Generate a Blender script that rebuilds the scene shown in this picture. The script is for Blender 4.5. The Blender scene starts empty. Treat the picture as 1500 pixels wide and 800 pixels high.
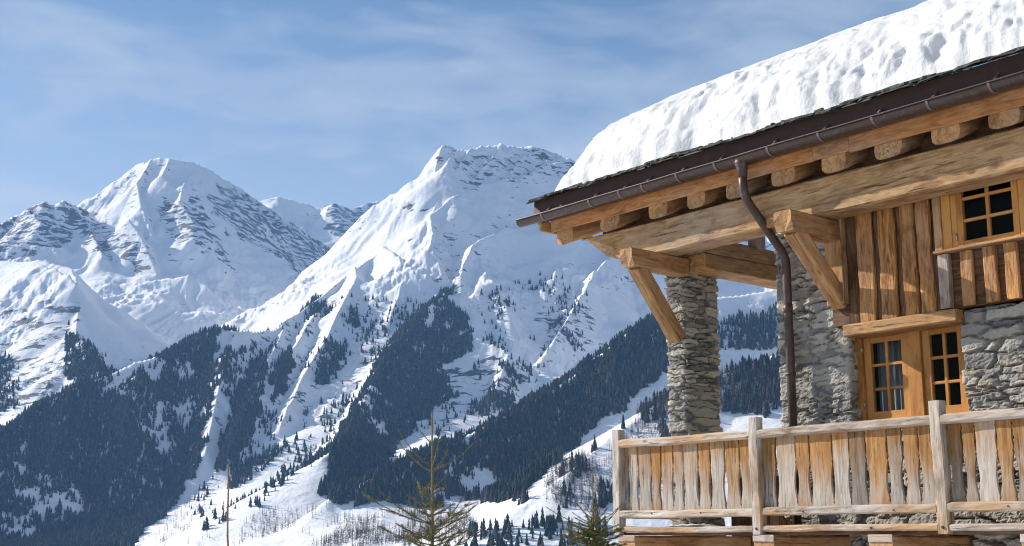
import bpy, bmesh, math, random
import numpy as np
from mathutils import Vector, Matrix

SC = bpy.context.scene
COL = SC.collection
rnd = random.Random(7)
R = math.radians

# ------------------------------------------------------------------ camera numbers
# world: x to the right of the view, y forward, z up; camera stands at (0, 0, 1.7)
FOC, PITCH = 1900.0, math.atan(390 / 1900.0)
CAMZ = 1.7
def world_at(px, py, D):
    """a place seen in direction (px, py) of the 1500x800 view, D metres ahead"""
    a = px - 750.0; c = 400.0 - py
    fw = FOC * math.cos(PITCH) - c * math.sin(PITCH)
    up = FOC * math.sin(PITCH) + c * math.cos(PITCH)
    return np.array([a / fw * D, D, up / fw * D + CAMZ])
def seen_at(x, y, z):
    z = z - CAMZ
    b = y * math.cos(PITCH) + z * math.sin(PITCH)
    c = -y * math.sin(PITCH) + z * math.cos(PITCH)
    return 750 + FOC * x / b, 400 - FOC * c / b

# ------------------------------------------------------------------ object helpers
def tag(o, label=None, cat=None, group=None, kind=None):
    if label: o['label'] = label
    if cat: o['category'] = cat
    if group: o['group'] = group
    if kind: o['kind'] = kind
    return o

def link(name, me, mat=None, parent=None):
    o = bpy.data.objects.new(name, me)
    COL.objects.link(o)
    if parent is not None: o.parent = parent
    if mat is not None and me is not None and len(me.materials) == 0:
        me.materials.append(mat)
    return o

def empty(name, loc=(0, 0, 0), rz=0.0, parent=None):
    o = bpy.data.objects.new(name, None)
    o.location = loc; o.rotation_euler = (0, 0, rz); o.empty_display_size = .2
    COL.objects.link(o)
    if parent is not None: o.parent = parent
    return o

def np_mesh(name, V, loops, sizes, smooth=False, attrs=None):
    """mesh from numpy: V (n,3), loops flat int array, sizes per face"""
    me = bpy.data.meshes.new(name)
    V = np.asarray(V, dtype=np.float32)
    loops = np.asarray(loops, dtype=np.int32).ravel()
    sizes = np.asarray(sizes, dtype=np.int32)
    me.vertices.add(len(V)); me.vertices.foreach_set('co', V.ravel())
    me.loops.add(len(loops)); me.loops.foreach_set('vertex_index', loops)
    me.polygons.add(len(sizes))
    starts = np.concatenate([[0], np.cumsum(sizes)[:-1]]).astype(np.int32)
    me.polygons.foreach_set('loop_start', starts)
    me.polygons.foreach_set('use_smooth', np.full(len(sizes), bool(smooth)))
    for k, a in (attrs or {}).items():
        a = np.asarray(a, dtype=np.float32)
        if a.ndim == 1:
            at = me.attributes.new(k, 'FLOAT', 'POINT'); at.data.foreach_set('value', a)
        else:
            at = me.attributes.new(k, 'FLOAT_COLOR', 'POINT')
            at.data.foreach_set('color', np.concatenate([a, np.ones((len(a), 1), np.float32)], 1).ravel())
    me.update(calc_edges=True)
    return me

def grid_faces(nr, nc, wrap=False):
    i = np.arange(nr - 1)[:, None]
    j = np.arange(nc if wrap else nc - 1)[None, :]
    j2 = (j + 1) % nc
    q = np.stack([i * nc + j + 0 * i, i * nc + j2, (i + 1) * nc + j2, (i + 1) * nc + j], -1)
    return q.reshape(-1, 4)

# ------------------------------------------------------------------ numpy noise
class Noise:
    def __init__(s, seed):
        r = np.random.RandomState(seed)
        s.p = r.permutation(512); s.p = np.concatenate([s.p, s.p, s.p])
        ang = r.rand(512) * 2 * math.pi
        s.g = np.stack([np.cos(ang), np.sin(ang)], 1)
    def __call__(s, x, y):
        xi = np.floor(x).astype(int); yi = np.floor(y).astype(int)
        fx = x - xi; fy = y - yi
        u = fx * fx * fx * (fx * (fx * 6 - 15) + 10); v = fy * fy * fy * (fy * (fy * 6 - 15) + 10)
        def gr(ix, iy, dx, dy):
            h = s.p[(s.p[ix & 511] + iy) & 511]
            g = s.g[h]
            return g[..., 0] * dx + g[..., 1] * dy
        n00 = gr(xi, yi, fx, fy); n10 = gr(xi + 1, yi, fx - 1, fy)
        n01 = gr(xi, yi + 1, fx, fy - 1); n11 = gr(xi + 1, yi + 1, fx - 1, fy - 1)
        return ((n00 * (1 - u) + n10 * u) * (1 - v) + (n01 * (1 - u) + n11 * u) * v) * 1.5
    def fbm(s, x, y, o=4, gain=.5):
        t = 0; a = 1
        for k in range(o):
            t = t + a * s(x * 2 ** k + 17.3 * k, y * 2 ** k - 9.1 * k); a *= gain
        return t
    def ridged(s, x, y, o=4, gain=.5):
        t = 0; a = 1
        for k in range(o):
            t = t + a * (1 - 2 * np.abs(s(x * 2 ** k + 31.7 * k, y * 2 ** k + 5.3 * k))); a *= gain
        return t

def in_poly(px, py, poly):
    inside = np.zeros(np.shape(px), bool)
    n = len(poly)
    for i in range(n):
        x1, y1 = poly[i]; x2, y2 = poly[(i + 1) % n]
        if y1 == y2: continue
        c = ((y1 > py) != (y2 > py)) & (px < (x2 - x1) * (py - y1) / (y2 - y1) + x1)
        inside ^= c
    return inside

# ------------------------------------------------------------------ node helpers
class NT:
    def __init__(s, name):
        s.m = bpy.data.materials.new(name); s.m.use_nodes = True
        s.t = s.m.node_tree; s.n = s.t.nodes
        s.b = s.n['Principled BSDF']; s.out = s.n['Material Output']
    def add(s, typ, **kw):
        nd = s.n.new(typ)
        for k, v in kw.items():
            if k.startswith('i_'):
                key = k[2:]
                nd.inputs[int(key) if key.isdigit() else key.replace('_', ' ')].default_value = v
            else: setattr(nd, k, v)
        return nd
    def lk(s, a, b): s.t.links.new(a, b)
    def noise(s, vec, scale, detail=4, rough=.55, dist=0.0):
        nd = s.add('ShaderNodeTexNoise'); nd.inputs['Scale'].default_value = scale
        nd.inputs['Detail'].default_value = detail; nd.inputs['Roughness'].default_value = rough
        nd.inputs['Distortion'].default_value = dist
        if vec is not None: s.lk(vec, nd.inputs['Vector'])
        return nd.outputs['Fac']
    def ramp(s, fac, stops, interp='LINEAR'):
        nd = s.add('ShaderNodeValToRGB'); cr = nd.color_ramp; cr.interpolation = interp
        while len(cr.elements) < len(stops): cr.elements.new(.5)
        for e, (p, c) in zip(cr.elements, stops):
            e.position = p; e.color = (*c, 1) if len(c) == 3 else c
        s.lk(fac, nd.inputs['Fac'])
        return nd.outputs['Color']
    def mix(s, fac, a, b, mode='MIX'):
        nd = s.add('ShaderNodeMix', data_type='RGBA', blend_type=mode)
        for v, i in ((fac, 0), (a, 6), (b, 7)):
            if hasattr(v, 'default_value') or hasattr(v, 'links'): s.lk(v, nd.inputs[i])
            elif i == 0: nd.inputs[0].default_value = v
            else: nd.inputs[i].default_value = (*v, 1)
        return nd.outputs[2]
    def math(s, op, a, b=None, c=None, clamp=False):
        nd = s.add('ShaderNodeMath', operation=op, use_clamp=clamp)
        for i, v in enumerate((a, b, c)):
            if v is None: continue
            if hasattr(v, 'links'): s.lk(v, nd.inputs[i])
            else: nd.inputs[i].default_value = v
        return nd.outputs[0]
    def mapr(s, v, a0, a1, b0=0., b1=1.):
        nd = s.add('ShaderNodeMapRange'); s.lk(v, nd.inputs[0])
        for i, q in zip((1, 2, 3, 4), (a0, a1, b0, b1)): nd.inputs[i].default_value = q
        return nd.outputs[0]
    def bump(s, h, strength=.5, dist=.01, normal=None):
        nd = s.add('ShaderNodeBump'); nd.inputs['Strength'].default_value = strength
        nd.inputs['Distance'].default_value = dist; s.lk(h, nd.inputs['Height'])
        if normal is not None: s.lk(normal, nd.inputs['Normal'])
        return nd.outputs['Normal']
    def scaled(s, vec, sc):
        nd = s.add('ShaderNodeMapping'); nd.inputs['Scale'].default_value = sc; s.lk(vec, nd.inputs['Vector'])
        return nd.outputs['Vector']
    def coord(s, kind='Object'):
        return s.add('ShaderNodeTexCoord').outputs[kind]
    def attr(s, name, out='Fac'):
        return s.add('ShaderNodeAttribute', attribute_name=name).outputs[out]
    def rand(s): return s.add('ShaderNodeObjectInfo').outputs['Random']
# ================================================================== MOUNTAINS
NA, NB, NC_ = Noise(3), Noise(11), Noise(29)
RIDGES = [
 # (slope near crest, run-out height, points (px, py, km))
 (1.0, 900, [(-500,380,7.4),(-350,350,7.2),(-150,335,7.1),(0,332,7.1),(100,322,7.2),(140,311,7.3),(165,289,7.25),(188,258,7.2),(204,241,7.1),(222,234,7.03),(250,231,7.0),(276,236,7.1),(302,247,7.3),(337,266,7.6),(372,289,7.9),(402,309,8.1),(440,335,8.3),(480,360,8.5),(530,380,8.7)]),
 (1.1, 520, [(-300,350,6.3),(-120,345,6.4),(0,328,6.45),(30,313,6.5),(50,303,6.5),(66,294,6.5),(78,302,6.52),(92,296,6.52),(104,299,6.55),(120,306,6.58),(136,315,6.6),(152,335,6.62),(172,368,6.6)]),
 (.8, 600, [(380,294,9.4),(408,287,9.4),(440,296,9.5),(470,305,9.5),(490,297,9.4),(515,308,9.5),(545,297,9.6),(620,300,9.9)]),
 # low ridge on the far left
 (.75, 420, [(-300,380,5.8),(-100,372,5.5),(0,382,5.3),(60,380,5.15),(105,392,5.0),(118,430,4.75),(112,480,4.45),(125,520,4.2),(150,556,3.95)]),
 # wooded spur, lower left
 (.62, 900, [(345,484,4.2),(318,482,4.15),(275,497,4.1),(240,520,4.0),(180,537,3.9),(130,557,3.8),(60,594,3.6),(0,637,3.4),(-150,700,3.1),(-350,760,2.9)]),
 # central summit: arete to the left (receding), dividing crest in front of it
 (1.5, 1500, [(648,213,5.6),(620,250,5.75),(592,290,5.85),(555,325,5.95),(530,356,6.1),(480,384,6.3),(430,402,6.4),(380,434,6.5),(328,472,6.4)]),
 (1.35, 1200, [(648,213,5.6),(630,270,5.45),(600,325,5.3),(562,365,5.1),(520,392,4.95),(470,434,4.7),(430,462,4.5),(400,488,4.35),(345,484,4.2)]),
 (1.3, 1000, [(648,213,5.6),(665,220,5.65),(685,222,5.7),(700,214,5.7),(716,216,5.72),(733,210,5.75),(760,217,5.8),(790,218,5.8),(815,226,5.8),(838,236,5.75),(870,258,5.7),(920,270,5.6),(1000,262,5.5),(1100,275,5.4),(1250,260,5.2),(1500,300,5.),(1900,350,4.8)]),
 (.8, 800, [(672,425,4.7),(655,430,4.6),(640,440,4.5),(600,476,4.2),(560,537,3.9),(520,612,3.5),(490,682,3.1),(468,727,2.9)]),
 # sunlit snow apron below the gullies
 (.42, 240, [(520,640,3.0),(470,672,2.75),(400,708,2.7),(330,745,2.72),(270,766,2.75),(215,790,2.8),(150,830,2.9)]),
 # near wooded ridge, falling from the right towards the valley
 (.62, 420, [(1700,330,3.9),(1300,380,3.6),(1130,425,3.4),(1050,436,3.3),(975,456,3.2),(900,506,3.05),(840,552,2.95),(760,596,2.8),(700,630,2.7),(620,664,2.6),(540,702,2.5),(480,732,2.45)]),
 (.42, 300, [(1700,420,2.6),(1400,450,2.4),(1130,522,2.2),(985,574,2.1),(905,632,2.0),(830,694,1.9),(770,736,1.85)]),
]
# ribs standing out of the faces: (slope of the sides, points (px, py, metres proud))
RIBS = [
 (1.0, [(290,243,10),(268,290,60),(262,318,80),(284,355,110),(310,388,60)]),
 (1.0, [(222,236,5),(200,280,50),(206,320,60),(222,352,30)]),
 (1.0, [(250,232,5),(238,262,40),(236,290,30)]),
 (1.0, [(352,276,5),(380,315,70),(415,352,90),(455,388,70)]),
 (1.1, [(172,354,20),(187,347,90),(205,370,80),(230,406,30)]),
 (1.0, [(40,310,0),(60,345,50),(90,375,40)]),
 (1.0, [(100,300,0),(125,340,50),(150,385,40)]),
 (.9, [(0,400,20),(60,410,60),(110,440,60)]),
 (.9, [(230,420,20),(275,425,70),(300,440,60),(330,450,20)]),
 # central face
 (1.1, [(690,221,0),(672,258,50),(655,290,60),(636,322,50),(618,345,30)]),
 (1.1, [(668,220,0),(656,250,40),(640,285,50),(622,312,30)]),
 (1.1, [(735,212,0),(722,245,45),(702,270,50),(684,290,40),(655,306,40)]),
 (1.1, [(776,219,0),(760,250,40),(744,275,45),(716,297,40)]),
 (1.0, [(834,235,10),(803,270,70),(760,288,85),(706,299,85),(664,314,80),(630,345,80),(634,378,90),(628,402,90),(646,425,60)]),
 (1.0, [(818,226,0),(800,250,30),(790,272,20)]),
 (1.0, [(880,300,20),(848,326,70),(800,356,90),(740,368,100),(694,396,100),(674,428,60)]),
 (.9, [(694,396,40),(712,436,80),(742,478,60),(760,500,20)]),
 (.9, [(800,356,40),(818,402,70),(812,440,70),(832,478,40)]),
 (1.0, [(990,290,20),(962,362,110),(910,402,120),(872,440,100),(838,482,60),(800,530,30)]),
 (.9, [(560,365,10),(585,400,50),(590,440,50),(570,480,30)]),
 (.9, [(520,392,10),(522,430,60),(502,470,70),(478,520,60),(446,570,50),(410,640,30)]),
 (.9, [(470,434,10),(462,480,50),(430,530,50),(400,590,40)]),
 (.9, [(430,462,5),(412,510,50),(390,560,60),(365,610,50),(335,680,30)]),
 (.9, [(345,486,5),(330,540,40),(318,600,40),(300,680,30)]),
 (.9, [(640,500,10),(700,525,60),(745,545,60),(720,600,30)]),
 (.9, [(240,520,5),(200,580,60),(180,650,60),(170,720,40)]),
 (.9, [(130,557,5),(90,630,60),(70,700,50)]),
]
def ridge_height(x, y, P, s, H, warp=None):
    hb = np.full(np.shape(x), -1e9)
    for A, B in zip(P[:-1], P[1:]):
        d = B - A; L2 = d[0] ** 2 + d[1] ** 2 + 1e-6
        t = np.clip(((x - A[0]) * d[0] + (y - A[1]) * d[1]) / L2, 0, 1)
        dx = x - A[0] - t * d[0]; dy = y - A[1] - t * d[1]
        de = np.sqrt(dx * dx + dy * dy)
        if warp is not None:
            w1, w2, fade = warp
            k = np.clip(de / 160, 0, 1)
            de = np.maximum(de + np.minimum(de, 300) * .30 * w1 * fade + k * fade * 16 * w2, 0)
        if s > 0: h = A[2] + t * d[2] - .50 * H * (1 - np.exp(-(s - .30) * de / (.50 * H))) - .48 * de
        else: h = A[2] + t * d[2] + s * de
        hb = np.maximum(hb, h)
    return hb
MAIN = [(s, H, np.array([world_at(a, b, c * 1000) for a, b, c in pts])) for s, H, pts in RIDGES]
def hit(px, py):
    D = np.arange(1500, 9800, 15.0)
    d = world_at(px, py, 1.0) - np.array([0, 0, CAMZ])
    x, y, zr = d[0] * D, D, d[2] * D + CAMZ
    h = np.max([ridge_height(x, y, P, s, H) for s, H, P in MAIN], 0)
    below = np.where(h >= zr)[0]
    k = below[0] if len(below) else int(np.argmax(h - zr))
    return np.array([x[k], y[k], h[k]])
RIBP = []
for s, pts in RIBS:
    RIBP.append((-s, np.array([hit(a, b) + np.array([0, 0, p]) for a, b, p in pts])))
def land_height(x, y):
    """x, y arrays -> z"""
    # domain warp, so that flanks break up into ribs and gullies
    w1 = np.clip(NA.fbm(x / 620, y / 620, 3), -1, 1); w2 = NB.fbm(x / 300 + 7, y / 300 - 3, 3)
    fade = np.clip((y - 1500) / 2200, .12, 1)
    best = np.full(x.shape, -1e9)
    for s, H, P in MAIN:
        best = np.maximum(best, ridge_height(x, y, P, s, H, (w1, w2, fade)))
    rb = np.full(x.shape, -1e9)
    for s, P in RIBP:
        rb = np.maximum(rb, ridge_height(x, y, P, s, 1, (w1, w2, fade)))
    kk = 4.0
    best = np.logaddexp(best / kk, rb / kk) * kk
    base = np.maximum(-70, (y - 2000) * .20 - 25 + 14 * NA.fbm(x / 300, y / 300, 3))
    base = np.minimum(base, 260 + .02 * y) - 190 * np.clip((-x - 230 - .0 * y) / 700, 0, 1)
    kk = 14.0
    z = np.logaddexp(best / kk, base / kk) * kk
    hi = np.clip((z - 120) / 500, 0, 1)
    on = np.clip((best - base) / 60, 0, 1)
    flute = np.abs(NB.fbm(x / 150 + 2 * w1, y / 520, 3))
    z = z - fade * on * (3 + 9 * hi) * flute
    crag = np.clip(NA.fbm(x / 450 + 3, y / 450, 2) + .35, 0, 1)
    z = z + fade * hi * on * 13 * (NC_.ridged(x / 140, y / 140, 6, .55) - .3) * crag + fade * hi * on * 5 * NA.ridged(x / 55, y / 70, 4, .55) * crag
    z = z + .8 * NC_.fbm(x / 40, y / 40, 3)
    return z

NAZ, NR = (1600, 800)
def row_dist(n):
    t = np.linspace(0, 1, n)
    return 900 + 9300 * (t ** 1.35)
_d = row_dist(NR)
_px = np.linspace(-420, 1900, NAZ)
_tan = (_px - 750) / 1940.0
LX = _d[:, None] * _tan[None, :]; LY = np.repeat(_d[:, None], NAZ, 1)
LZ = land_height(LX, LY)
# normals, slope, rock
dzdy = np.gradient(LZ, axis=0) / np.gradient(LY, axis=0)
dxx = np.gradient(LX, axis=1)
dzdx = np.gradient(LZ, axis=1) / dxx
dzdy = dzdy - dzdx * np.gradient(LX, axis=0) / np.gradient(LY, axis=0)
SLOPE = np.sqrt(dzdx ** 2 + dzdy ** 2)
LPX, LPY = seen_at(LX, LY, LZ)
ROCKY = [  # crags that the wind keeps bare: (polygon in the view, nearest km, farthest km, weight)
 ([(-200,330),(60,292),(140,310),(175,360),(165,385),(120,350),(0,390),(-200,400)], 6.0, 7.0, .5),
 ([(172,345),(190,345),(232,405),(215,415),(180,380)], 5.9, 6.7, .5),
 ([(230,300),(290,290),(350,400),(280,390),(250,345)], 6.2, 7.5, .5),
 ([(330,270),(360,280),(510,380),(440,400),(350,350),(300,290)], 6.3, 8.6, .52),
 ([(470,290),(555,295),(540,350),(480,345)], 9, 10, .5),
 ([(660,215),(840,230),(830,262),(720,270),(670,290)], 5.0, 6.0, .35),
 ([(780,215),(860,240),(830,265),(785,245)], 5.2, 6.0, .45),
 ([(-100,440),(110,440),(140,560),(0,620),(-100,600)], 3.6, 5.2, .36),
 ([(380,490),(520,430),(640,560),(540,620),(420,640)], 3.3, 5.0, .25),
 ([(620,340),(680,330),(690,440),(640,430)], 4.5, 5.3, .3),
 ([(770,430),(900,400),(900,470),(800,520)], 3.5, 4.6, .4),
 ([(640,540),(780,500),(760,600),(640,640)], 2.9, 4.2, .4),
]
rk = np.clip((SLOPE - 1.0) * .8, 0, .36)
for poly, d0, d1, w in ROCKY:
    msk = in_poly(LPX + 14 * NA(LX / 90, LY / 90), LPY + 10 * NB(LX / 90, LY / 90), poly) & (LY > d0 * 1000) & (LY < d1 * 1000)
    rk = np.maximum(rk, msk * w * np.clip(.45 + .8 * SLOPE, 0, 1.1))
# soften the mask edges a little
for _ in range(2):
    rk[1:-1, 1:-1] = (rk[1:-1, 1:-1] * 2 + rk[:-2, 1:-1] + rk[2:, 1:-1] + rk[1:-1, :-2] + rk[1:-1, 2:]) / 6
land_me = np_mesh('mountains', np.stack([LX, LY, LZ], -1).reshape(-1, 3), grid_faces(NR, NAZ), np.full((NR - 1) * (NAZ - 1), 4), True, {'rock': rk.ravel()})

def land_z(x, y):
    """bilinear height of the built sheet"""
    fj = (x / y * 1940 + 750 + 420) / (2320 / (NAZ - 1))
    fi = np.clip((y - 900) / 9300, 0, 1) ** (1 / 1.35) * (NR - 1)
    i = np.clip(fi.astype(int), 0, NR - 2); j = np.clip(fj.astype(int), 0, NAZ - 2)
    a = fi - i; b = fj - j
    return (LZ[i, j] * (1 - a) * (1 - b) + LZ[i + 1, j] * a * (1 - b) + LZ[i, j + 1] * (1 - a) * b + LZ[i + 1, j + 1] * a * b)

m = NT('mountain_snow_and_rock')
pos = m.add('ShaderNodeNewGeometry').outputs['Position']
mpn = m.add('ShaderNodeMapping'); mpn.inputs['Rotation'].default_value = (0, R(-38), 0); mpn.inputs['Scale'].default_value = (.42, 1, 1.15); m.lk(pos, mpn.inputs['Vector'])
n1 = m.noise(mpn.outputs['Vector'], .027, 10, .70)
n2 = m.noise(pos, .006, 5, .6)
n3 = m.noise(m.scaled(pos, (1, 1, .5)), .09, 4, .6)
f = m.math('ADD', m.attr('rock'), m.math('MULTIPLY', m.math('SUBTRACT', n1, .5), 2.9))
f = m.math('ADD', f, m.math('MULTIPLY', m.math('SUBTRACT', n2, .5), .5))
mask = m.mapr(f, .49, .59)
rockc = m.ramp(n3, [(.3, (.05, .055, .068)), (.7, (.15, .152, .16))])
snowc = m.ramp(n2, [(.3, (.80, .81, .83)), (.7, (.86, .86, .865))])
m.lk(m.mix(mask, snowc, rockc), m.b.inputs['Base Color'])
m.b.inputs['Roughness'].default_value = .8
m.b.inputs['Specular IOR Level'].default_value = .15
bn = m.noise(pos, .035, 8, .62)
m.lk(m.bump(bn, .5, 9), m.b.inputs['Normal'])
land = link('mountains', land_me, m.m); tag(land, kind='structure')
# ================================================================== FORESTS
def conifer_template(seed, layers=3, sides=6):
    r = random.Random(seed); V = []; F = []
    for k in range(layers):
        z0 = .06 + .88 * k / layers; z1 = min(1.0, z0 + .52 - .06 * k) if k < layers - 1 else 1.0
        rad = .20 * (1 - k / layers * .78)
        b = len(V)
        for i in range(sides):
            a = 2 * math.pi * (i + .5 * (k % 2)) / sides + r.uniform(-.2, .2)
            q = rad * r.uniform(.72, 1.2)
            V.append((q * math.cos(a), q * math.sin(a), z0 + r.uniform(-.03, .05)))
        V.append((r.uniform(-.01, .01), r.uniform(-.01, .01), z1))
        for i in range(sides): F.append((b + i, b + (i + 1) % sides, b + sides))
    return np.array(V), np.array(F)
def larch_template(seed):
    r = random.Random(seed); V = []; F = []
    for k in range(34):
        z = r.uniform(.10, .97); a = r.uniform(0, 6.3); ln = .21 * (1.06 - z) * r.uniform(.6, 1.1)
        b = len(V)
        x, y = ln * math.cos(a), ln * math.sin(a)
        V += [(0, 0, z - .012), (x, y, z + r.uniform(.0, .06)), (0, 0, z + .014)]
        F.append((b, b + 1, b + 2))
    for k in range(3):
        a = k * 2.1; b = len(V)
        V += [(.012 * math.cos(a), .012 * math.sin(a), 0), (.012 * math.cos(a + 2.1), .012 * math.sin(a + 2.1), 0), (0, 0, 1)]
        F.append((b, b + 1, b + 2))
    return np.array(V), np.array(F)

def forest_mesh(name, pts, heights, temps, seed, wide=1.0):
    r = np.random.RandomState(seed); VV = []; FF = []; TT = []; off = 0
    which = r.randint(0, len(temps), len(pts))
    tint = r.rand(len(pts))
    for t, (tv, tf) in enumerate(temps):
        idx = np.where(which == t)[0]
        if not len(idx): continue
        a = r.rand(len(idx)) * 6.283; ca, sa = np.cos(a)[:, None], np.sin(a)[:, None]
        h = heights[idx][:, None]; w = h * wide * (.8 + .5 * r.rand(len(idx)))[:, None]
        X = (tv[None, :, 0] * ca - tv[None, :, 1] * sa) * w + pts[idx, 0:1]
        Y = (tv[None, :, 0] * sa + tv[None, :, 1] * ca) * w + pts[idx, 1:2]
        Z = tv[None, :, 2] * h + pts[idx, 2:3] - 1.0
        VV.append(np.stack([X, Y, Z], -1).reshape(-1, 3))
        FF.append((tf[None] + (np.arange(len(idx)) * len(tv))[:, None, None] + off).reshape(-1, 3))
        TT.append(np.repeat(tint[idx], len(tv)))
        off += len(idx) * len(tv)
    V = np.concatenate(VV); Fc = np.concatenate(FF)
    return np_mesh(name, V, Fc, np.full(len(Fc), 3), False, {'tint': np.concatenate(TT)})

def scatter(poly, d0, d1, n, seed, lim=None, dens=None):
    """n candidate places in plan; kept where the land there lies inside the wood's outline"""
    r = np.random.RandomState(seed)
    xs = [p[0] for p in poly]
    px = r.uniform(min(xs) - 15, max(xs) + 15, n)
    y = np.sqrt(r.uniform(d0 ** 2, d1 ** 2, n)) * 1000
    x = (px - 750) / 1940 * y
    z = land_z(x, y)
    sx, sy = seen_at(x, y, z)
    jx = 9 * NA(x / 70, y / 70) + 5 * NB(x / 25, y / 25); jy = 9 * NB(x / 70 + 4, y / 70) + 5 * NA(x / 25 + 9, y / 25)
    ok = in_poly(sx + jx, sy + jy, poly)
    if dens is not None:
        ok &= r.rand(n) < np.clip(dens[0] + dens[1] * (.7 * NC_.fbm(x / 110, y / 160, 3) + .7 * NB.fbm(x / 260 + 5, y / 400, 2) + .5 * NA.fbm(x / 38, y / 60, 2)), .0, 1)
    return np.stack([x, y, z], -1)[ok]

m = NT('conifer_needles')
t = m.attr('tint')
m.lk(m.ramp(t, [(0, (.010, .019, .020)), (.55, (.019, .034, .032)), (.85, (.040, .054, .042)), (.93, (.085, .06, .045)), (1, (.11, .075, .055))]), m.b.inputs['Base Color'])
m.b.inputs['Roughness'].default_value = .9; m.b.inputs['Specular IOR Level'].default_value = .1
M_CON = m.m
m = NT('bare_larch_twigs')
t = m.attr('tint')
m.lk(m.ramp(t, [(0, (.07, .05, .045)), (.6, (.11, .08, .07)), (1, (.16, .12, .10))]), m.b.inputs['Base Color'])
m.b.inputs['Roughness'].default_value = .9; m.b.inputs['Specular IOR Level'].default_value = .1
M_LARCH = m.m
CT = [conifer_template(k) for k in range(5)]
LT = [larch_template(k + 50) for k in range(5)]
FORESTS = [
 # name, label, list of (polygon, km0, km1, candidates, (density, patchiness)), tree height
 ('conifer_forest', 'dark conifer forest covering the lower left spur', [
   ([(-200,690),(-60,650),(10,628),(60,590),(105,572),(135,552),(200,545),(262,500),(305,480),(350,486),(318,500),(310,560),(300,640),(285,700),(250,745),(185,800),(120,880),(-200,880)], 1.7, 4.35, 130000, (.90, 1.2)),
   ([(385,520),(390,560),(375,620),(345,690),(315,690),(330,640),(345,580),(365,540)], 3.0, 4.4, 22000, (.8, .8)),
   ([(425,510),(430,530),(418,560),(402,600),(398,570),(408,530)], 3.3, 4.5, 14000, (1, .5)),
   ([(340,690),(400,650),(420,660),(370,700),(330,720)], 2.5, 4.0, 8000, (.5, .8)),
   ([(-100,500),(20,520),(30,600),(-100,640)], 3.4, 4.8, 6000, (.35, 1.)),
   ([(90,480),(150,520),(160,560),(100,570)], 3.6, 4.8, 9000, (.55, 1.)),
   ([(340,590),(310,560),(330,520),(360,510),(350,560)], 3.2, 4.3, 6000, (.3, 1.)),
   ([(370,500),(520,430),(640,450),(560,560),(480,680),(300,780),(280,740),(330,640)], 2.4, 4.9, 90000, (.02, .13)),
   ([(660,440),(800,400),(900,440),(760,590),(640,640),(600,640)], 2.8, 4.9, 60000, (.0, .10)),
   ([(170,565),(215,530),(270,520),(250,545),(200,560)], 3.4, 4.2, 4000, (.2, 1.))], 20),
 ('conifer_forest', 'dark wedge of conifer forest below the central summit', [
   ([(668,418),(655,445),(688,470),(690,515),(650,545),(668,575),(625,610),(585,650),(560,690),(560,725),(468,725),(478,680),(510,615),(545,545),(590,480),(630,440)], 2.5, 4.75, 60000, (.84, 1.2)),
   ([(690,535),(740,530),(770,560),(740,610),(690,605),(700,570)], 3.0, 4.4, 9000, (.42, 1.)),
   ([(490,470),(525,450),(520,500),(500,530),(460,600),(440,620),(460,560),(480,510)], 3.3, 4.8, 14000, (.45, 1.)),
   ([(825,480),(870,440),(880,480),(850,520),(830,530)], 3.4, 4.4, 6000, (.4, .9)),
   ([(450,445),(470,440),(480,455),(440,465)], 4.2, 5.0, 3000, (.5, .9)),
   ([(740,470),(800,440),(820,470),(780,520)], 3.4, 4.5, 3000, (.2, .9)),
   ([(710,430),(750,440),(745,460),(715,450)], 3.8, 4.8, 1500, (.3, .9))], 20),
 ('conifer_forest', 'dark conifer forest on the near ridge running down behind the stone column', [
   ([(1000,452),(975,452),(935,475),(880,525),(840,552),(760,596),(700,630),(620,664),(540,702),(480,728),(500,745),(600,740),(700,728),(760,735),(800,690),(850,650),(905,600),(960,555),(1000,535)], 1.8, 3.3, 60000, (.93, 1.0)),
   ([(1020,484),(1060,474),(1150,450),(1150,508),(1060,512),(1030,500)], 2.2, 3.6, 9000, (.75, .7)),
   ([(1150,455),(1250,430),(1750,360),(1750,470),(1400,500),(1150,520)], 2.0, 3.9, 26000, (.55, 1.2)),
   ([(1150,560),(1300,530),(1700,560),(1700,700),(1150,640)], 1.4, 2.6, 12000, (.35, 1.1)),
   ([(1040,540),(1150,530),(1150,600),(1040,610)], 1.7, 2.6, 6000, (.5, .8)),
   ([(800,710),(860,660),(910,650),(960,575),(1000,560),(1000,640),(920,735),(860,750),(790,750)], 1.5, 2.5, 9000, (.22, .9)),
   ([(690,775),(780,768),(880,760),(900,830),(680,830)], 1.5, 2.3, 6000, (.6, .8))], 20),
 ('bare_wood', 'brownish leafless wood on the slope behind the balcony', [
   ([(800,700),(850,665),(905,660),(960,560),(1000,545),(1000,640),(920,730),(860,745),(790,740)], 1.5, 2.5, 30000, (.65, .9)),
   ([(1030,545),(1150,535),(1150,596),(1030,610)], 1.4, 2.5, 26000, (.85, .6)),
   ([(640,720),(720,690),(800,665),(790,700),(720,735)], 1.8, 2.7, 8000, (.6, .8)),
   ([(330,800),(360,765),(440,740),(480,745),(420,790)], 1.6, 2.8, 9000, (.45, 1.0)),
   ([(200,800),(260,745),(330,700),(400,660),(430,650),(380,720),(300,800)], 1.8, 3.6, 5000, (.25, 1.0)),
   ([(440,770),(620,745),(700,760),(690,800),(440,800)], 1.4, 2.4, 14000, (.55, 1.1))], 16),
]
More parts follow.
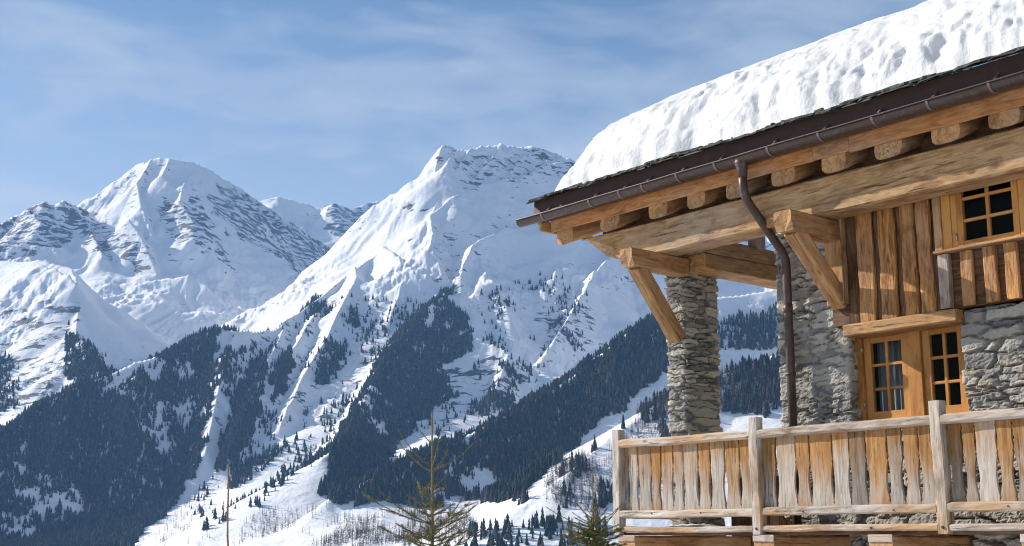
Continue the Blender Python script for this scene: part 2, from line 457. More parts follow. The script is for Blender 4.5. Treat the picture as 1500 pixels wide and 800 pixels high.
for fi, (nm, lab, parts, hgt) in enumerate(FORESTS):
    P = np.concatenate([scatter(p[0], p[1], p[2], p[3], 100 * fi + k, dens=p[4]) for k, p in enumerate(parts)])
    if not len(P): print('EMPTY', nm); continue
    r = np.random.RandomState(fi)
    H = hgt * (.38 + .95 * r.rand(len(P)) ** 1.3)
    larch = nm == 'bare_wood'
    me = forest_mesh(nm, P, H, LT if larch else CT, fi, 1.0)
    o = link(nm, me, M_LARCH if larch else M_CON)
    tag(o, lab, 'forest', kind='stuff')
    print('forest', fi, len(P))
# ================================================================== MATERIALS OF THE HOUSE
def wood(name, dark, mid, light, grey=(.40, .37, .34), weather=.3, rough=.75, crack=.5, orange=None, var=.25, ring=24.0, bumpd=.008):
    """hewn timber, grain along the piece's own X axis"""
    m = NT(name)
    oc = m.coord('Object'); rd = m.rand()
    off = m.add('ShaderNodeVectorMath', operation='ADD'); m.lk(oc, off.inputs[0])
    cb = m.add('ShaderNodeCombineXYZ')
    m.lk(m.math('MULTIPLY', rd, 37.0), cb.inputs[0]); m.lk(m.math('MULTIPLY', rd, 91.0), cb.inputs[1]); m.lk(m.math('MULTIPLY', rd, 53.0), cb.inputs[2])
    m.lk(cb.outputs[0], off.inputs[1]); p = off.outputs[0]
    g = m.scaled(p, (.14, 1, 1)); gf = m.scaled(p, (.05, 1, 1))
    n1 = m.noise(g, ring, 6, .6, 1.2)
    n2 = m.noise(gf, 110, 3, .6)
    n3 = m.noise(m.scaled(p, (.35, 1, 1)), 2.6, 4, .6)
    n4 = m.noise(m.scaled(p, (.06, 1, 1)), 24, 6, .7, .5)
    c = m.ramp(n1, [(.32, dark), (.49, mid), (.66, light)])
    c = m.mix(m.mapr(n2, .3, .7, .0, .35), c, m.mix(1, c, (.62, .58, .55), 'MULTIPLY'))
    c = m.mix(m.mapr(n3, .5 - .25 * weather, .72 - .22 * weather, 0, min(.9, .35 + weather)), c, grey)
    if orange is not None:
        c = m.mix(m.mapr(m.noise(m.scaled(p, (.3, 1, 1)), 3.1, 3, .5), .5, .66, 0, .75), c, orange)
    st = m.noise(m.scaled(p, (.45, 1, 1)), 4.2, 6, .68, .6)
    c = m.mix(m.mapr(st, .50, .64, 0, .62), c, m.mix(1, c, (.42, .34, .27), 'MULTIPLY'))
    c = m.mix(m.mapr(m.noise(m.scaled(p, (.2, 1, 1)), 45, 4, .7), .35, .65, 0, .35), c, m.mix(1, c, (1.35, 1.32, 1.28), 'MULTIPLY'))
    ck = m.mapr(n4, .60, .66, 0, crack)
    c = m.mix(ck, c, (.05, .032, .02))
    # knots
    v = m.add('ShaderNodeTexVoronoi'); v.inputs['Scale'].default_value = 2.4
    m.lk(m.scaled(p, (.6, 1.2, 1.2)), v.inputs['Vector'])
    c = m.mix(m.mapr(v.outputs['Distance'], .03, .085, .75, 0), c, (.10, .05, .022))
    hv = m.add('ShaderNodeHueSaturation'); m.lk(c, hv.inputs['Color'])
    m.lk(m.mapr(rd, 0, 1, 1 - var, 1 + var), hv.inputs['Value'])
    m.lk(hv.outputs[0], m.b.inputs['Base Color'])
    m.b.inputs['Roughness'].default_value = rough; m.b.inputs['Specular IOR Level'].default_value = .25
    h = m.math('SUBTRACT', m.math('ADD', m.math('MULTIPLY', n2, .4), n1), m.math('MULTIPLY', ck, 1.5))
    m.lk(m.bump(h, .6, bumpd), m.b.inputs['Normal'])
    return m.m
M_BEAM = wood('larch_beam', (.27, .150, .068), (.45, .27, .125), (.56, .38, .20), weather=.06, crack=.8, var=.08, ring=17, bumpd=.012)
M_BRACKET = wood('fresh_larch', (.34, .17, .07), (.47, .26, .11), (.54, .33, .16), weather=.0, crack=.7, var=.10, ring=17)
M_ORANGE = wood('orange_board', (.33, .13, .04), (.46, .20, .065), (.54, .29, .12), weather=.05, crack=.35, var=.12)
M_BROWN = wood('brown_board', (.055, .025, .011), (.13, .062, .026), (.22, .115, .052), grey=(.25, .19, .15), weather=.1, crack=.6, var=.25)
M_BATTEN = wood('old_batten', (.15, .06, .02), (.46, .21, .065), (.62, .35, .13), grey=(.30, .20, .13), weather=.2, crack=.85, orange=(.60, .28, .07), var=.2, bumpd=.010)
M_GREYBAT = wood('grey_batten', (.20, .14, .10), (.34, .26, .20), (.44, .36, .30), weather=.4, crack=.4, var=.1)
M_FRAME = wood('varnished_frame', (.42, .175, .042), (.55, .255, .065), (.60, .31, .09), weather=-.6, crack=.08, rough=.45, var=.05, ring=5, bumpd=.002)
M_RAIL = wood('weathered_rail', (.26, .19, .13), (.46, .37, .28), (.56, .49, .41), grey=(.55, .50, .45), weather=.55, crack=.8, orange=(.44, .25, .10), var=.08, bumpd=.012)

def plank_mat():
    m = NT('baluster_board')
    oc = m.coord('Object'); rd = m.rand()
    off = m.add('ShaderNodeVectorMath', operation='ADD'); m.lk(oc, off.inputs[0])
    cb = m.add('ShaderNodeCombineXYZ'); m.lk(m.math('MULTIPLY', rd, 57.0), cb.inputs[0]); m.lk(m.math('MULTIPLY', rd, 31.0), cb.inputs[2])
    m.lk(cb.outputs[0], off.inputs[1]); p = off.outputs[0]
    z = m.add('ShaderNodeSeparateXYZ'); m.lk(oc, z.inputs[0]); z = z.outputs[2]
    n1 = m.noise(m.scaled(p, (1, 1, .09)), 26, 6, .65, .9); n2 = m.noise(m.scaled(p, (1, 1, .025)), 120, 3, .6)
    n3 = m.noise(m.scaled(p, (1, 1, .4)), 6, 4, .6); n4 = m.noise(m.scaled(p, (1, 1, .05)), 44, 6, .7, .5)
    warm = m.ramp(n1, [(.25, (.22, .10, .035)), (.5, (.44, .22, .075)), (.75, (.58, .37, .18))])
    grey = m.ramp(n1, [(.25, (.27, .225, .185)), (.5, (.50, .44, .375)), (.75, (.68, .63, .57))])
    tone = m.attr('tone')
    # rain reaches the lower half of a board first: weathering of the wood itself
    f = m.math('ADD', m.math('ADD', tone, m.mapr(z, .12, .70, -.30, .55)), m.math('MULTIPLY', m.math('SUBTRACT', n3, .5), 1.5))
    c = m.mix(m.mapr(f, .3, 1.0), grey, warm)
    c = m.mix(m.mapr(n2, .3, .7, 0, .45), c, m.mix(1, c, (.58, .52, .48), 'MULTIPLY'))
    ck = m.mapr(n4, .59, .65, 0, .75)
    c = m.mix(ck, c, (.06, .04, .028))
    v = m.add('ShaderNodeTexVoronoi'); v.inputs['Scale'].default_value = 4.5; m.lk(m.scaled(p, (1.2, 1.2, .7)), v.inputs['Vector'])
    c = m.mix(m.mapr(v.outputs['Distance'], .03, .09, .7, 0), c, (.14, .07, .03))
    hv = m.add('ShaderNodeHueSaturation'); m.lk(c, hv.inputs['Color']); m.lk(m.attr('dark'), hv.inputs['Value'])
    m.lk(hv.outputs[0], m.b.inputs['Base Color'])
    m.b.inputs['Roughness'].default_value = .85; m.b.inputs['Specular IOR Level'].default_value = .2
    m.lk(m.bump(m.math('SUBTRACT', n1, ck), .7, .007), m.b.inputs['Normal'])
    return m.m
M_PLANK = plank_mat()

def stone_mat(name, warm=0.0):
    m = NT(name)
    p = m.coord('Object')
    n1 = m.noise(p, 14, 6, .65); n2 = m.noise(p, 2.2, 4, .6); n3 = m.noise(p, 60, 3, .6)
    t = m.attr('tint')
    c = m.ramp(t, [(0, (.15, .145, .133)), (.22, (.27, .256, .23)), (.5, (.39, .365, .31)), (.75, (.54, .50, .42)), (1, (.42, .34, .24))])
    c = m.mix(m.mapr(n1, .3, .7, 0, .55), c, m.mix(1, c, (.52, .52, .52), 'MULTIPLY'))
    c = m.mix(m.mapr(n2, .52, .66, 0, .45), c, (.37, .365, .35))
    c = m.mix(m.mapr(m.noise(p, 1.7, 3, .5), .62, .70, 0, .4), c, (.40, .37, .20))
    c = m.mix(m.mapr(n3, .35, .65, 0, .25), c, (.5, .49, .46))
    j = m.attr('joint')
    c = m.mix(m.math('MULTIPLY', j, .9), c, m.ramp(n1, [(.3, (.07, .068, .063)), (.7, (.22, .213, .20))]))
    m.lk(c, m.b.inputs['Base Color']); m.b.inputs['Roughness'].default_value = .9
    m.b.inputs['Specular IOR Level'].default_value = .15
    m.lk(m.bump(m.math('ADD', n1, m.math('MULTIPLY', n3, .4)), .7, .012), m.b.inputs['Normal'])
    return m.m
M_STONE = stone_mat('rubble_stone')

def plain(name, col, rough=.6, metal=0., spec=.4, nscale=20, namp=.3, bumpd=0.0, bs=30):
    m = NT(name); p = m.coord('Object')
    n = m.noise(p, nscale, 5, .6)
    m.lk(m.mix(m.mapr(n, .3, .7, 0, namp), col, tuple(c * .45 for c in col)), m.b.inputs['Base Color'])
    m.b.inputs['Roughness'].default_value = rough; m.b.inputs['Metallic'].default_value = metal
    m.b.inputs['Specular IOR Level'].default_value = spec
    if bumpd: m.lk(m.bump(m.noise(p, bs, 5, .6), .6, bumpd), m.b.inputs['Normal'])
    return m.m
def gutter_mat():
    m = NT('brown_gutter_metal'); p = m.coord('Object')
    n = m.noise(m.scaled(p, (.25, 1, 1)), 9, 6, .65); n2 = m.noise(m.scaled(p, (1, 1, .15)), 28, 4, .6)
    c = m.ramp(n, [(.3, (.055, .034, .030)), (.6, (.085, .056, .050)), (.8, (.15, .115, .105))])
    c = m.mix(m.mapr(n2, .55, .7, 0, .35), c, (.20, .165, .15))
    m.lk(c, m.b.inputs['Base Color']); m.b.inputs['Metallic'].default_value = .35
    m.lk(m.mapr(n, .3, .7, .38, .6), m.b.inputs['Roughness'])
    m.lk(m.bump(n2, .25, .004), m.b.inputs['Normal'])
    return m.m
M_GUT = gutter_mat()
M_STRAP = plain('gutter_strap_metal', (.20, .15, .135), .5, .3, .4, 20, .4)
M_FASCIA = plain('dark_brown_fascia', (.066, .036, .031), .55, .0, .3, 9, .5)
M_SLATE = plain('lichened_slate', (.085, .09, .075), .85, 0, .2, 16, .75, .012, 24)
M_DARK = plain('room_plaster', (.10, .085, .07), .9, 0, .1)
M_HINGE = plain('hinge_metal', (.45, .43, .40), .4, .8, .5)
M_ROOF = plain('roof_boarding', (.20, .11, .05), .8, 0, .2, 12, .5)
M_CURT = plain('grey_curtain', (.34, .36, .37), .95, 0, .05, 4, .2)
m = NT('window_glass'); m.b.inputs['Base Color'].default_value = (.9, .95, .95, 1); m.b.inputs['Roughness'].default_value = .02
m.b.inputs['Transmission Weight'].default_value = 1.0; m.b.inputs['IOR'].default_value = 1.12
M_GLASS = m.m
def snow_mat(name, sc, bd):
    m = NT(name); p = m.coord('Object')
    n = m.noise(p, sc, 6, .62); n2 = m.noise(p, sc * 6, 4, .6)
    m.lk(m.ramp(n, [(.3, (.66, .67, .685)), (.7, (.76, .76, .76))]), m.b.inputs['Base Color'])
    m.b.inputs['Roughness'].default_value = .7; m.b.inputs['Specular IOR Level'].default_value = .2
    m.lk(m.bump(m.math('ADD', n, m.math('MULTIPLY', n2, .25)), .5, bd), m.b.inputs['Normal'])
    return m.m
M_SNOW = snow_mat('roof_snow', 5, .05)
M_GSNOW = snow_mat('ground_snow', .8, .12)
# ================================================================== THE CHALET
# house axes: X along the balcony front, Y into the house, Z up; the front of the balcony is Y = 0
VL = math.hypot(FOC, 390); VN = math.hypot(1585, VL); SU, CU = 1585 / VN, VL / VN
HROT = math.atan2(-CU, SU); HLOC = (10 * CU, 10 * SU, 0)
chalet = empty('chalet', HLOC, HROT)
tag(chalet, 'alpine chalet of rubble stone and larch beams with a carved wooden balcony', 'house')
NH, NG = Noise(5), Noise(77)
MATS = {}

def frame_along(P0, P1, up=(0, 0, 1)):
    P0, P1 = Vector(P0), Vector(P1)
    x = (P1 - P0).normalized(); up = Vector(up)
    if abs(x.dot(up)) > .99: up = Vector((0, 1, 0))
    y = up.cross(x).normalized(); z = x.cross(y)
    return Matrix(((x.x, y.x, z.x, P0.x), (x.y, y.y, z.y, P0.y), (x.z, y.z, z.z, P0.z), (0, 0, 0, 1))), (P1 - P0).length

def beam(name, P0, P1, w, h, mat, parent=None, up=(0, 0, 1), ch=.012, amp=.004, wav=.006, seed=None, cut0=None, cut1=None, step=.09, profile=None, taper=1.0):
    """hewn timber from P0 to P1 (centre line), w across, h along 'up'"""
    M, L = frame_along(P0, P1, up)
    seed = rnd.random() * 100 if seed is None else seed
    n = max(3, int(L / step))
    if profile is None:
        a, b = w / 2, h / 2
        pr = [(-a + ch, -b), (0, -b), (a - ch, -b), (a, -b + ch), (a, 0), (a, b - ch), (a - ch, b), (0, b), (-a + ch, b), (-a, b - ch), (-a, 0), (-a, -b + ch)]
    else: pr = profile
    pr = np.array(pr); k = len(pr)
    t = np.linspace(0, 1, n + 1)
    xs = np.repeat((t * L)[:, None], k, 1)
    sc = (1 + (taper - 1) * t)[:, None]
    ys = pr[None, :, 0] * sc; zs = pr[None, :, 1] * sc
    ii = np.arange(k)[None, :] * 1.7
    ys = ys + wav * NH(xs * 1.1 + seed, np.full_like(xs, seed * 3)) + amp * NG(xs * 5 + seed, ii + seed)
    zs = zs + wav * NH(xs * 1.1 - seed, np.full_like(xs, seed * 5)) + amp * NG(xs * 5 - seed, ii - seed * 2)
    if cut0: xs[0] += [cut0(*q) for q in pr]
    if cut1: xs[-1] += [cut1(*q) for q in pr]
    V = np.stack([xs, ys, zs], -1).reshape(-1, 3)
    F = grid_faces(n + 1, k, True)
    loops = list(F[:, ::-1].ravel()); sizes = [4] * len(F)
    loops += list(range(k)); sizes.append(k)
    loops += [n * k + i for i in range(k)][::-1]; sizes.append(k)
    # flip caps/sides so that normals point outwards
    me = np_mesh(name, V, loops, sizes)
    bm = bmesh.new(); bm.from_mesh(me); bmesh.ops.recalc_face_normals(bm, faces=bm.faces); bm.to_mesh(me); bm.free()
    o = link(name, me, mat, parent or chalet); o.matrix_local = M; MATS[o.name] = M
    return o

def tube(name, pts, rad, mat, parent=None, sides=14, cap=True, radii=None):
    P = [Vector(p) for p in pts]; V = []; F = []
    for i, p in enumerate(P):
        d = ((P[min(i + 1, len(P) - 1)] - P[i]).normalized() + (P[i] - P[max(i - 1, 0)]).normalized()).normalized()
        a = d.orthogonal() if abs(d.x) < .01 else Vector((0, 0, 1)).cross(d)
        a = Vector((1, 0, 0)) - d * d.x if abs(d.x) < .9 else Vector((0, 0, 1)) - d * d.z
        a.normalize(); b = d.cross(a)
        r = radii[i] if radii else rad
        for k in range(sides):
            q = 2 * math.pi * k / sides
            V.append(p + a * (r * math.cos(q)) + b * (r * math.sin(q)))
    F = [list(f) for f in grid_faces(len(P), sides, True)]
    if cap: F += [list(range(sides)), [(len(P) - 1) * sides + k for k in range(sides)]]
    me = bpy.data.meshes.new(name); me.from_pydata(V, [], F)
    bm = bmesh.new(); bm.from_mesh(me); bmesh.ops.recalc_face_normals(bm, faces=bm.faces); bm.to_mesh(me); bm.free()
    for p in me.polygons: p.use_smooth = len(p.vertices) == 4
    return link(name, me, mat, parent or chalet)

def boxm(name, lo, hi, mat, parent=None, bev=.004):
    bm = bmesh.new(); bmesh.ops.create_cube(bm, size=1)
    for v in bm.verts: v.co = Vector([lo[i] + (v.co[i] + .5) * (hi[i] - lo[i]) for i in range(3)])
    if bev: bmesh.ops.bevel(bm, geom=bm.edges[:], offset=bev, segments=1, affect='EDGES')
    me = bpy.data.meshes.new(name); bm.to_mesh(me); bm.free()
    return link(name, me, mat, parent or chalet)

def board(name, P0, P1, w, h, mat, parent=None, **k):
    """a sawn board: a beam with thin arrises"""
    k.setdefault('ch', .004); k.setdefault('amp', .0015); k.setdefault('wav', .002)
    return beam(name, P0, P1, w, h, mat, parent, **k)

# ------------------------------------------------------------------ rubble masonry
def cells(q, seed):
    """3-D cells: F1, F2 and a number per cell"""
    base = np.floor(q).astype(np.int64)
    f1 = np.full(len(q), 9.); f2 = np.full(len(q), 9.); cid = np.zeros(len(q)); tl = np.zeros(len(q))
    def h(a, k): return ((np.sin(a[:, 0] * 127.1 + a[:, 1] * 311.7 + a[:, 2] * 74.7 + k * 53.3 + seed) * 43758.5453) % 1.0)
    for dx in (-1, 0, 1):
        for dy in (-1, 0, 1):
            for dz in (-1, 0, 1):
                c = base + np.array([dx, dy, dz])
                pt = c + np.stack([h(c, 1), h(c, 2), h(c, 3) * .8 + .1], -1) * .86 + .07
                d = (np.abs(pt - q) ** 3.2).sum(1) ** (1 / 3.2)
                near = d < f1
                f2 = np.where(near, f1, np.minimum(f2, d)); cid = np.where(near, h(c, 4), cid); f1 = np.where(near, d, f1)
                dl = q - pt; tl = np.where(near, dl[:, 2] * (h(c, 6) - .35) * 1.6 + (dl[:, 0] + dl[:, 1]) * (h(c, 7) - .5) * 1.5, tl)
    return f1, f2, cid, tl

def masonry(name, path, z0, z1, mat, parent=None, res=.016, amp=.05, size=(.24, .085), seed=1.0, top=True, rr=.05, filled=.4, closed=False, ragged=0.0):
    """stones along a plan path (outside on the right of its direction), z0..z1"""
    # resample the path with rounded corners
    P = [np.array(p, float) for p in path]; out = []
    n = len(P)
    for i, p in enumerate(P):
        a = P[(i - 1) % n]; b = P[(i + 1) % n]
        if not closed and i in (0, n - 1): out.append(p); continue
        da = (a - p) / np.linalg.norm(a - p); db = (b - p) / np.linalg.norm(b - p)
        p0 = p + da * rr; p1 = p + db * rr
        for t in np.linspace(0, 1, 6): out.append((1 - t) ** 2 * p0 + 2 * t * (1 - t) * p + t * t * p1)
    if closed: out.append(out[0])
    out = np.array(out); seg = np.linalg.norm(np.diff(out, axis=0), axis=1); s = np.concatenate([[0], np.cumsum(seg)])
    nu = max(4, int(s[-1] / res)); uu = np.linspace(0, s[-1], nu + 1)
    if closed: uu = uu[:-1]
    X = np.interp(uu, s, out[:, 0]); Y = np.interp(uu, s, out[:, 1])
    if closed: TX = np.roll(X, -1) - np.roll(X, 1); TY = np.roll(Y, -1) - np.roll(Y, 1)
    else: TX = np.gradient(X); TY = np.gradient(Y)
    ln = np.hypot(TX, TY); NX, NY = TY / ln, -TX / ln
    nz = max(4, int((z1 - z0) / res)); zz = np.linspace(z0, z1, nz + 1)
    U, Z = np.meshgrid(uu, zz); XX = np.repeat(X[None], nz + 1, 0); YY = np.repeat(Y[None], nz + 1, 0)
    wz = .022 * NH(U * 2.0 + seed, Z * 2.1) + .012 * NG(U * 9, Z * 9 + seed)
    wu = .06 * NG(U * 1.9 - seed, Z * 4) + .02 * NH(U * 11, Z * 11)
    big = np.clip(.5 + .9 * NH.fbm(U * .9 + seed * 2, Z * .9, 2), 0, 1)
    q = np.stack([(XX + wu) / size[0], (YY + wu) / size[0], (Z + wz) / size[1]], -1).reshape(-1, 3)
    f1, f2, cid, tl = cells(q, seed)
    q2 = q * np.array([.55, .55, .55]) + 13.7
    g1, g2, cid2, tl2 = cells(q2, seed + 5)
    sel = (big.ravel() > .56)
    f1 = np.where(sel, g1, f1); f2 = np.where(sel, g2, f2); cid = np.where(sel, cid2, cid); tl = np.where(sel, tl2, tl)
    e = np.clip((f2 - f1) / .13, 0, 1); e = e * e * (3 - 2 * e)
    fill = np.clip(.5 + 1.3 * NG.fbm(U * 1.1 - seed, Z * 1.3, 3), 0, 1).ravel() * filled * 1.6
    fill = np.clip(fill, 0, .92)
    rough = .45 * NG.fbm(U * 17, Z * 38, 4, .65).ravel() + .16 * NH.ridged(U * 6 + 3, Z * 15, 4, .55).ravel() - .1
    d = amp * ((cid - .5) * 1.0 * (1 - .7 * fill) + tl * .55 * (1 - .55 * fill) + (e - 1) * (1 - fill) * 1.4 + rough * .30)
    d = d.reshape(XX.shape)
    V = np.stack([XX + NX[None] * d, YY + NY[None] * d, Z + .012 * NH(U * 8, Z * 8)], -1)
    tint = np.clip(cid * .95 + .12 * rough, 0, 1).reshape(XX.shape); joint = ((1 - e) * (.35 + .65 * fill / .92)).reshape(XX.shape)
    if ragged:
        V[:, :, 2] -= (ragged * np.clip(NH(U * 3 + seed, U * 0) + .3, 0, 1)) * np.clip((Z - (z1 - .3)) / .3, 0, 1)
    if top:
        rows = [V]; t2 = [tint]; j2 = [joint]
        for k, off in enumerate((.04, .12, .3)):
            r = V[-1].copy(); r[:, 0] -= NX * off; r[:, 1] -= NY * off; r[:, 2] += .012 * (k == 0) + .018 * NG(uu * 7, uu * 0 + k)
            rows.append(r[None]); t2.append(tint[-1:]); j2.append(joint[-1:] * 0 + .6)
        V = np.concatenate(rows); tint = np.concatenate(t2); joint = np.concatenate(j2)
    nr, nc = V.shape[:2]
    me = np_mesh(name, V.reshape(-1, 3), grid_faces(nr, nc, closed)[:, ::1], np.full((nr - 1) * (nc if closed else nc - 1), 4), False, {'tint': tint.ravel(), 'joint': joint.ravel()})
    return link(name, me, mat, parent or chalet)

# stone walls: the corner beside the loggia, the wall right of the window, the pillar
wl = masonry('stone_wall', [(-9.1, 5.2), (-9.1, 1.2), (-8.15, 1.2), (-8.15, 1.55)], -.3, 5.02, M_STONE, seed=2.3, filled=.62, amp=.042, res=.015, size=(.32, .060))
wr = masonry('stone_wall', [(-6.87, 1.55), (-6.87, 1.2), (-3.0, 1.2), (-3.0, 5.2)], -.3, 3.87, M_STONE, seed=8.1, filled=.32, amp=.055, size=(.34, .075), res=.0145)
wu_ = masonry('stone_wall', [(-8.2, 1.235), (-6.8, 1.235)], -.3, 2.86, M_STONE, seed=4.4, filled=.3, amp=.05, res=.02)
for o, l in ((wl, 'grey stone corner wall behind the downpipe'), (wr, 'coarse stone wall to the right of the lower window'), (wu_, 'stone wall below the lower window')): tag(o, l)
col = masonry('stone_pillar', [(-10.80, 1.2), (-10.46, 1.2), (-10.46, 1.82), (-10.80, 1.82)], -.3, 5.0, M_STONE, seed=6.2, filled=.42, amp=.042, size=(.27, .055), res=.0105, rr=.07, closed=True)
# the rest of the house body, out of the picture
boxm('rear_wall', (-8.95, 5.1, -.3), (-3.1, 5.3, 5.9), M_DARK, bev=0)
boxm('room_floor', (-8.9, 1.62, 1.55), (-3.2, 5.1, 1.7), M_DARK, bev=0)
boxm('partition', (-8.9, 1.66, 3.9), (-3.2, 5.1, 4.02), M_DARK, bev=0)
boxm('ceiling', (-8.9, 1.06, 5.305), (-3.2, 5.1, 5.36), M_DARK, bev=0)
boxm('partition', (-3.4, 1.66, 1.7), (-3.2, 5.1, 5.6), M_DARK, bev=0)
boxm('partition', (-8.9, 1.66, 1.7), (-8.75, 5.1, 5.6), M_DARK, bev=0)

# ------------------------------------------------------------------ main beam with its slanted end
def main_beam():
    y0, y1, z0, z1 = .72, 1.04, 4.985, 5.385
    seedx = 3.1
    left = {'A': (-11.66, y0, z1 + .02), 'B': (-11.135, y0, 5.175), 'C': (-11.125, y0, z0 + .08), 'D': (-11.55, .90, 5.19), 'E': (-11.72, y1, z1), 'Cb': (-11.08, y0 + .05, z0)}
    # stations along X with 12 verts of a chamfered section
    ch = .02
    def ring(x):
        a = [(y0, z0 + ch), (y0, (z0 + z1) / 2), (y0, z1 - ch), (y0 + ch, z1), ((y0 + y1) / 2, z1), (y1 - ch, z1), (y1, z1 - ch), (y1, (z0 + z1) / 2), (y1, z0 + ch), (y1 - ch, z0), ((y0 + y1) / 2, z0), (y0 + ch, z0)]
        return [(x, q[0], q[1]) for q in a]
    xs = np.linspace(-11.0, -2.6, 90)
    V = []
    # end ring: same topology, pushed to the slanted cut
    end = [(-11.125, y0, 5.08), (-11.16, y0, 5.19), (-11.64, y0, z1 - .01), (-11.68, y0 + .01, z1), (-11.72, .86, z1), (-11.74, y1 - ch, z1), (-11.74, y1, z1 - ch), (-11.70, y1, 5.30), (-11.62, y1, 5.21), (-11.55, .95, 5.175), (-11.40, .85, 5.13), (-11.14, y0 + .02, 5.06)]
    V += end
    mid = [(-11.06, *r[1:]) for r in ring(0)]
    for x in xs:
        for i, r in enumerate(ring(x)):
            a = .006
            V.append((r[0], r[1] + .008 * NH(x * .9, seedx) + a * NG(x * 4 + i, i * 1.7), r[2] + .012 * NH(x * .7 + 9, seedx) + a * NG(x * 4 - i, i * 2.3)))
    F = [list(f) for f in grid_faces(len(xs) + 1, 12, True)] + [list(range(12)), [len(xs) * 12 + i for i in range(12)]]
    me = bpy.data.meshes.new('main_beam'); me.from_pydata(V, [], F)
    bm = bmesh.new(); bm.from_mesh(me); bmesh.ops.recalc_face_normals(bm, faces=bm.faces); bm.to_mesh(me); bm.free()
    return link('main_beam', me, M_BEAM, chalet)
main_beam()

# ------------------------------------------------------------------ brackets under the beam
def bracket(xc, w, strut_foot, y_end, z0=4.775, z1=4.985):
    zc = (z0 + z1) / 2
    b = beam('bracket', (xc, .25, zc), (xc, y_end, zc), w, z1 - z0, M_BRACKET, ch=.016, amp=.003, cut0=lambda y, z: .035 * (z < -.05) )
    s = beam('strut', (xc, .42, z0 + .03), strut_foot, .17, .17, M_BRACKET, up=(0, 1, .3), ch=.014, amp=.003)
    s.parent = b; s.matrix_local = MATS[b.name].inverted() @ MATS[s.name]
    return b
bracket(-8.197, .225, (-8.19, 1.16, 4.12), 1.18)
bracket(-10.475, .20, (-10.56, 1.16, 4.03), 1.20)
# tie beams from the pillar to the back of the loggia: two, one on the other
beam('tie_beam', (-10.31, 1.23, 5.12), (-10.31, 4.9, 5.12), .35, .19, M_BROWN if False else M_BEAM, amp=.004)
beam('tie_beam', (-10.31, 1.23, 4.925), (-10.31, 4.9, 4.925), .35, .195, M_BRACKET, amp=.004)
beam('wedge', (-10.82, 1.20, 5.06), (-10.50, 1.20, 5.06), .12, .14, M_BEAM)
beam('loggia_post', (-10.2, 2.24, 5.20), (-10.2, 2.24, 6.0), .16, .16, M_RAIL, up=(0, 1, 0))
beam('corner_post', (-9.22, 1.95, 4.6), (-9.22, 1.95, 5.9), .16, .2, M_BROWN, up=(0, 1, 0))
lp = empty('parapet', (0, 0, 0), 0, chalet)
for k in range(9):
    up_x = -10.38 + .145 * k
    board('parapet_board', (up_x, 1.9, 1.62), (up_x, 1.9, 2.42), .138, .03, M_BROWN, lp, up=(0, -1, 0))
beam('top_rail', (-10.46, 1.9, 2.45), (-9.1, 1.9, 2.45), .12, .07, M_RAIL, lp)
beam('rear_pillar', (-10.3, 4.7, -.2), (-10.3, 4.7, 4.8), .3, .3, M_BEAM, up=(0, 1, 0))

# ------------------------------------------------------------------ roof
PITCH_R = .40     # rise per metre of depth
roof = boxm('roof', (-12.36, .47, 5.66), (-2.6, 6.2, 5.985), M_ROOF, bev=0)
for v in roof.data.vertices: v.co.z += PITCH_R * (v.co.y - .47)
for v in roof.data.vertices:
    if v.co.y < 1: v.co.y += .05
# boards of the eave, each a piece
xe = [-12.15, -8.02, -7.57, -5.2, -2.6]
for a, b, dz in zip(xe[:-1], xe[1:], (0, .004, -.012, 0)):
    board('eave_board', (a + .002, .585, 5.622 + dz), (b - .002, .585, 5.622 + dz), .03, .185, M_ORANGE, parent=roof, wav=.004)
# round rafters that end above the beam
def half_log(w, h):
    return [(w / 2 * math.sin(a) * (1.0 if abs(a) > 1.9 else 1), -h / 2 + h * (.5 - .5 * math.cos(a)) if abs(a) < 1.75 else h / 2) for a in np.linspace(-2.2, 2.2, 13)]
RAFX = [-3.3, -3.95, -4.6, -5.25, -5.9, -6.5, -7.13, -7.79, -8.44, -9.1, -9.68, -10.28, -11.1, -11.98]
for i, x in enumerate(RAFX):
    w = .265 + .07 * rnd.random(); h = .185 + .02 * rnd.random()
    pr = []
    for k in range(14):
        a = -math.pi * .5 + (k + .5) / 14 * 2 * math.pi
        cx_, cz_ = math.cos(a), math.sin(a)
        pr.append((w / 2 * np.sign(cx_) * abs(cx_) ** .6, h / 2 * np.sign(cz_) * abs(cz_) ** (.6 if cz_ < 0 else .3)))
    yy = .60 if i < 13 else .66
    zc = 5.465
    beam('rafter', (x, yy, zc), (x, 6.1, zc + PITCH_R * (6.1 - yy)), w, h, M_BRACKET if i % 3 else M_BEAM, parent=roof, profile=pr, amp=.007, wav=.01, step=.25, cut0=lambda y, z: z * .4)
# infill between rafters above the beam, dark
boxm('eave_infill', (-11.62, .98, 5.385), (-2.6, 1.02, 5.64), M_BROWN, parent=roof, bev=0)
